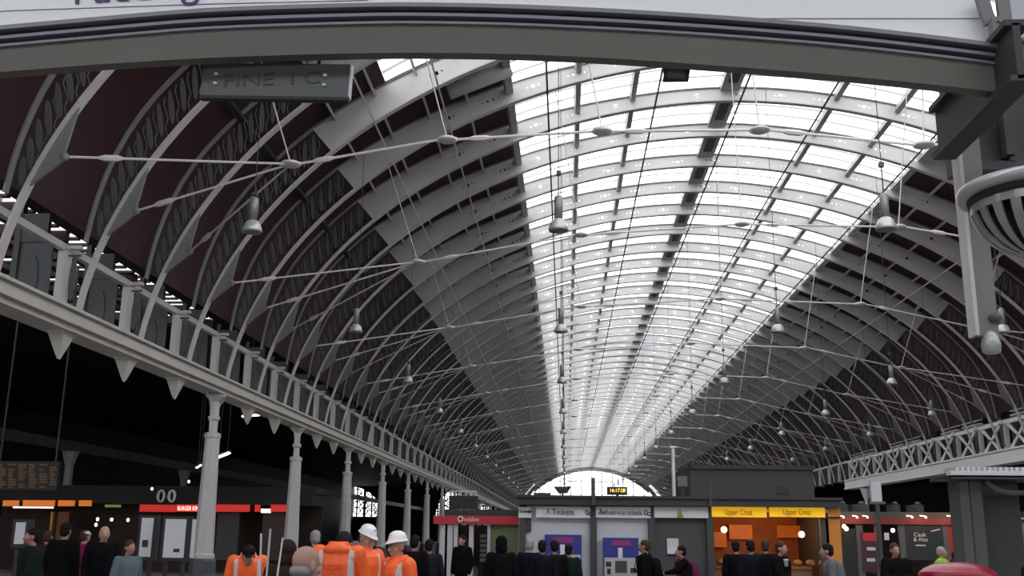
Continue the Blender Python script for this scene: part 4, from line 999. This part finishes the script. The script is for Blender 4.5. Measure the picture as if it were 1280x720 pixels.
        fs = [(i*n+j,i*n+(j+1)%n,(i+1)*n+(j+1)%n,(i+1)*n+j) for i in range(len(prof)-1) for j in range(n)]
        k_.add(vs,fs)
        for q in (-.02,.0,.02): k_.tube([H(q,-.09+.19*i/6,.07+.112*math.sin(PI*(.14+.74*i/6))**.5+.002) for i in range(7)],.006,6)
        hh = k_.build('hard_hat',helmetm,root,True); md = hh.modifiers.new('thick','SOLIDIFY'); md.thickness = .004
    if hood:
        h = MB(); h.ell(H(0,.035,.04),(.105,.11,.115),16,12,Rh); h.ell(H(0,.05,-.07),(.11,.09,.1),14,10,Rh); rm(h.build('hood',top if not isinstance(top,str) else cloth[top],root,True),.016,3)
    if cap: h = MB(); h.ell(H(0,.02,.07),(.09,.105,.065),14,10,Rh); h.ell(H(0,-.09,.055),(.06,.05,.012),12,6,Rh); rm(h.build('cap',cap,root,True),.014,2)
    if bag:
        g_ = MB(); g_.ell(ln((0,.22,1.22)),(.15,.1,.22),14,10); g_.ell(ln((0,.29,1.12)),(.11,.06,.11),12,8); rm(g_.build('backpack',cloth[bag],root,True),.02,4)
        for k in (-1,1): MB().tube([ln((k*.1,.16,1.38)),ln((k*.12,.04,1.52)),ln((k*.12,-.15,1.43)),ln((k*.13,-.19,1.2)),ln((k*.16,.02,1.05)),ln((k*.12,.17,1.08))],.018,6).build('strap',cloth[bag],root)
    tag(root,label,'person',group)
    return root
PIh = PI/2
# workers
w1 = person(457,12.9,.75,'worker in a white hard hat and orange jacket looking down, left of two helmets',orange,'navy','brown',skin2,1.74,near=True,hv=True,helmet=True,head_yaw=.35,head_pitch=.38,arms='forward')
w2 = person(499,11.5,-.75,'worker in a white hard hat and orange jacket, right of two helmets, facing left',orange,'navy','brown',skin2,1.66,near=True,hv=True,helmet=True,head_yaw=-.15,head_pitch=.1)
w3_ = person(424,10.6,PI,'worker seen from behind in an orange jacket with silver bands, head bowed',orange,'navy','black',skin,1.82,near=True,hv=True,bow=True,head_pitch=1.0,arms='forward')
t = text_mesh('back_lettering','NCSO',.07,(0,0,0),mat('red_print',(.55,.05,.02),.6),w3_,rot=(PI/2,0,PI)); t.matrix_parent_inverse = Matrix(); t.location = (0,.232,1.3)
w4 = person(312,13,.3,'worker in an orange jacket bent low with a dark cap, left of the white rods',orange,'navy','black',skin,1.63,near=True,hv=True,bow=True,head_pitch=.5,cap=cloth['navy'])
person(382,6.2,PI-.6,'bald grey-haired man seen from behind in a dark coat, close to the camera','charcoal','black','grey',skin2,1.61,near=True,bald=True,head_pitch=.1,collar=True)
person(361,11,PI,'person in a dark hood and brown coat left of the bald man','brown','black','black',skin,1.66,hood=True)
person(394,17,PI+.5,'grey-haired man in a black jacket above and right of the bald head','black','black','grey',skin2,1.78)
# left crowd
person(41,15.5,-1.2,'man in a dark green jacket at the far left looking right','olive','black','black',skin,1.76,head_yaw=.2)
person(60,19.5,PI,'brown-haired person in a brown coat, third from the left edge, behind others','brown','black','brown',skin,1.72)
person(81,17,PI,'tall person in a black coat and beige trousers seen from behind at left','black','beige','black',skin,1.86)
person(106,19.5,PI-.4,'person in a magenta jacket with a pale cap in the left crowd','magenta','black','brown',skin,1.74,cap=hairm['white'])
person(130,16.5,.6,'balding man in a long black coat in the left crowd','black','black','grey',skin2,1.82,bald=True,coat_len=.7)
person(163,15.5,1.0,'person in a pale blue top left of the white notice boards','lightblue','jeans','brown',skin,1.6)
# centre
person(519,17,PI-.3,'man in black just right of the second white helmet','black','black','black',skin,1.72)
person(537,18,PI,'person in a dark coat between the helmets and the phone shop','charcoal','black','black',skin,1.65)
person(578,23,-.5,'man in a dark suit in the doorway of the phone shop','black','black','black',skin,1.72,collar=True)
person(627,17,PI,'person in a dark hooded coat before the green panel of the phone shop','black','black','black',skin,1.72,hood=True)
person(662,19,PI-.4,'grey-haired person in a dark coat, leftmost at the Tickets sign','navy','black','grey',skin2,1.68)
person(678,17.9,PI,'person with black hair beside the grey-haired one under the Tickets sign','navy','black','black',skind,1.66)
person(693,18.4,PI+.2,'person in black covering the left half of the first ticket machine','black','black','black',skin,1.66)
person(711,19.4,PI-.2,'person in dark green covering the right half of the first ticket machine','olive','black','black',skin,1.58)
person(806,19,-PIh-.3,'man in black with a black backpack facing left by the second ticket machine','black','black','brown',skin,1.68,bag='black',head_yaw=0)
person(856,19.5,-PIh,'person facing left with a maroon backpack before the dark grey panel','black','charcoal','black',skin,1.58,bag='maroon',arms=('down','reach'),lean=.12)
person(919,20,PI,'person in black, leftmost of three at the sandwich counter','black','black','black',skin,1.68)
person(937,18.9,PI+.3,'person in black, middle of three at the sandwich counter','navy','black','black',skin,1.7)
person(956,20,PI-.2,'person in black, rightmost of three at the sandwich counter','black','black','brown',skin,1.7)
cu = person(975,18.6,.9,'person in black holding a white cup right of the sandwich queue','black','black','brown',skin,1.68,arms=('forward','down'))
person(1046,17,-PIh-.2,'man in a grey jacket leaning left at the end of the sandwich shop','grey','black','black',skin,1.66,lean=.25,arms='forward')
person(1117,18,.1,'man in a black coat facing the camera before the pub door','black','black','brown',skin,1.68,arms='folded')
person(1175,22,1.0,'person in a yellow high-visibility vest before the pub','yellow','black','grey',skin,1.6)
person(1192,20,PI,'person in maroon with pale straps just left of the grey pillar','maroon','black','black',skin,1.52,bag='purple')
person(1283,11,.8,'person in brown partly cut off by the right edge','brown','black','black',skin,1.5)
# cup
c = at(983,708,18.2); o = MB().lathe([(.03,0),(.04,.1),(.043,.1),(.043,.115),(.03,.12)],n=14).build('paper_cup',white,None,True); o.location = c; tag(o,'white paper cup held by the person in black right of the sandwich queue','cup')
# rods
for k,(xa_,ya_,xb_2,yb_,m_,lab) in enumerate(((326.5,667,325,722,white,'thin white rod, leftmost of three upright rods'),(338,661,333,722,lightgrey,'thin grey rod, middle of three upright rods'),(353.5,672,346,724,white,'thin white slanted rod, rightmost of three upright rods'))):
    a = at(xa_,ya_,8.2); b2 = at(xb_2,yb_,8.2); d = (b2-a); t_ = a.z/(-d.z); e_ = a+d*t_
    o = empty('survey_rod',(e_.x,e_.y,0)); v = a-Vector((e_.x,e_.y,0)); o2 = MB().tube([(0,0,0),v],.008,8); o2.build('shaft',m_,o); MB().tube([(0,0,0),v*.03],[.002,.01],8).build('tip',darkgrey,o); tag(o,lab,'rod','upright rods by the workers')

# ------------------------------------------------------------------ light
W = bpy.data.worlds.new('sky'); bpy.context.scene.world = W; W.use_nodes = True
bg = W.node_tree.nodes['Background']; bg.inputs[0].default_value = (.93,.95,1,1); bg.inputs[1].default_value = 3.3
# unseen entrance hall, added around the camera to hold back and shape daylight
struct('ceiling', MB().box((-30,-14,9.0),(30,.6,9.2)).box((-30,4.0,9.0),(30,7.4,9.2)), darkgrey)  # added roof, slot left open so the sky lights the station sign
struct('wall_left', MB().box((-30.2,-14,0),(-30,YA,9)), charcoal)
struct('wall_right', MB().box((30,-14,0),(30.2,YA,9)), charcoal)
wf = MB().box((-30,-14.2,0),(30,-14,4.0)).box((-30,-14.2,7.0),(30,-14,9))  # unseen wall, added; its openings are sized to limit the entry light
for i in range(11): wf.box((-30+i*6-.3,-14.2,4),(-30+i*6+.3,-14,7.0))
struct('wall_front_unseen', wf, darkgrey)
vs_ = bpy.context.scene.view_settings
vs_.view_transform = 'Standard'; vs_.look = 'None'; vs_.gamma = 1; vs_.exposure = 0; vs_.use_curve_mapping = False
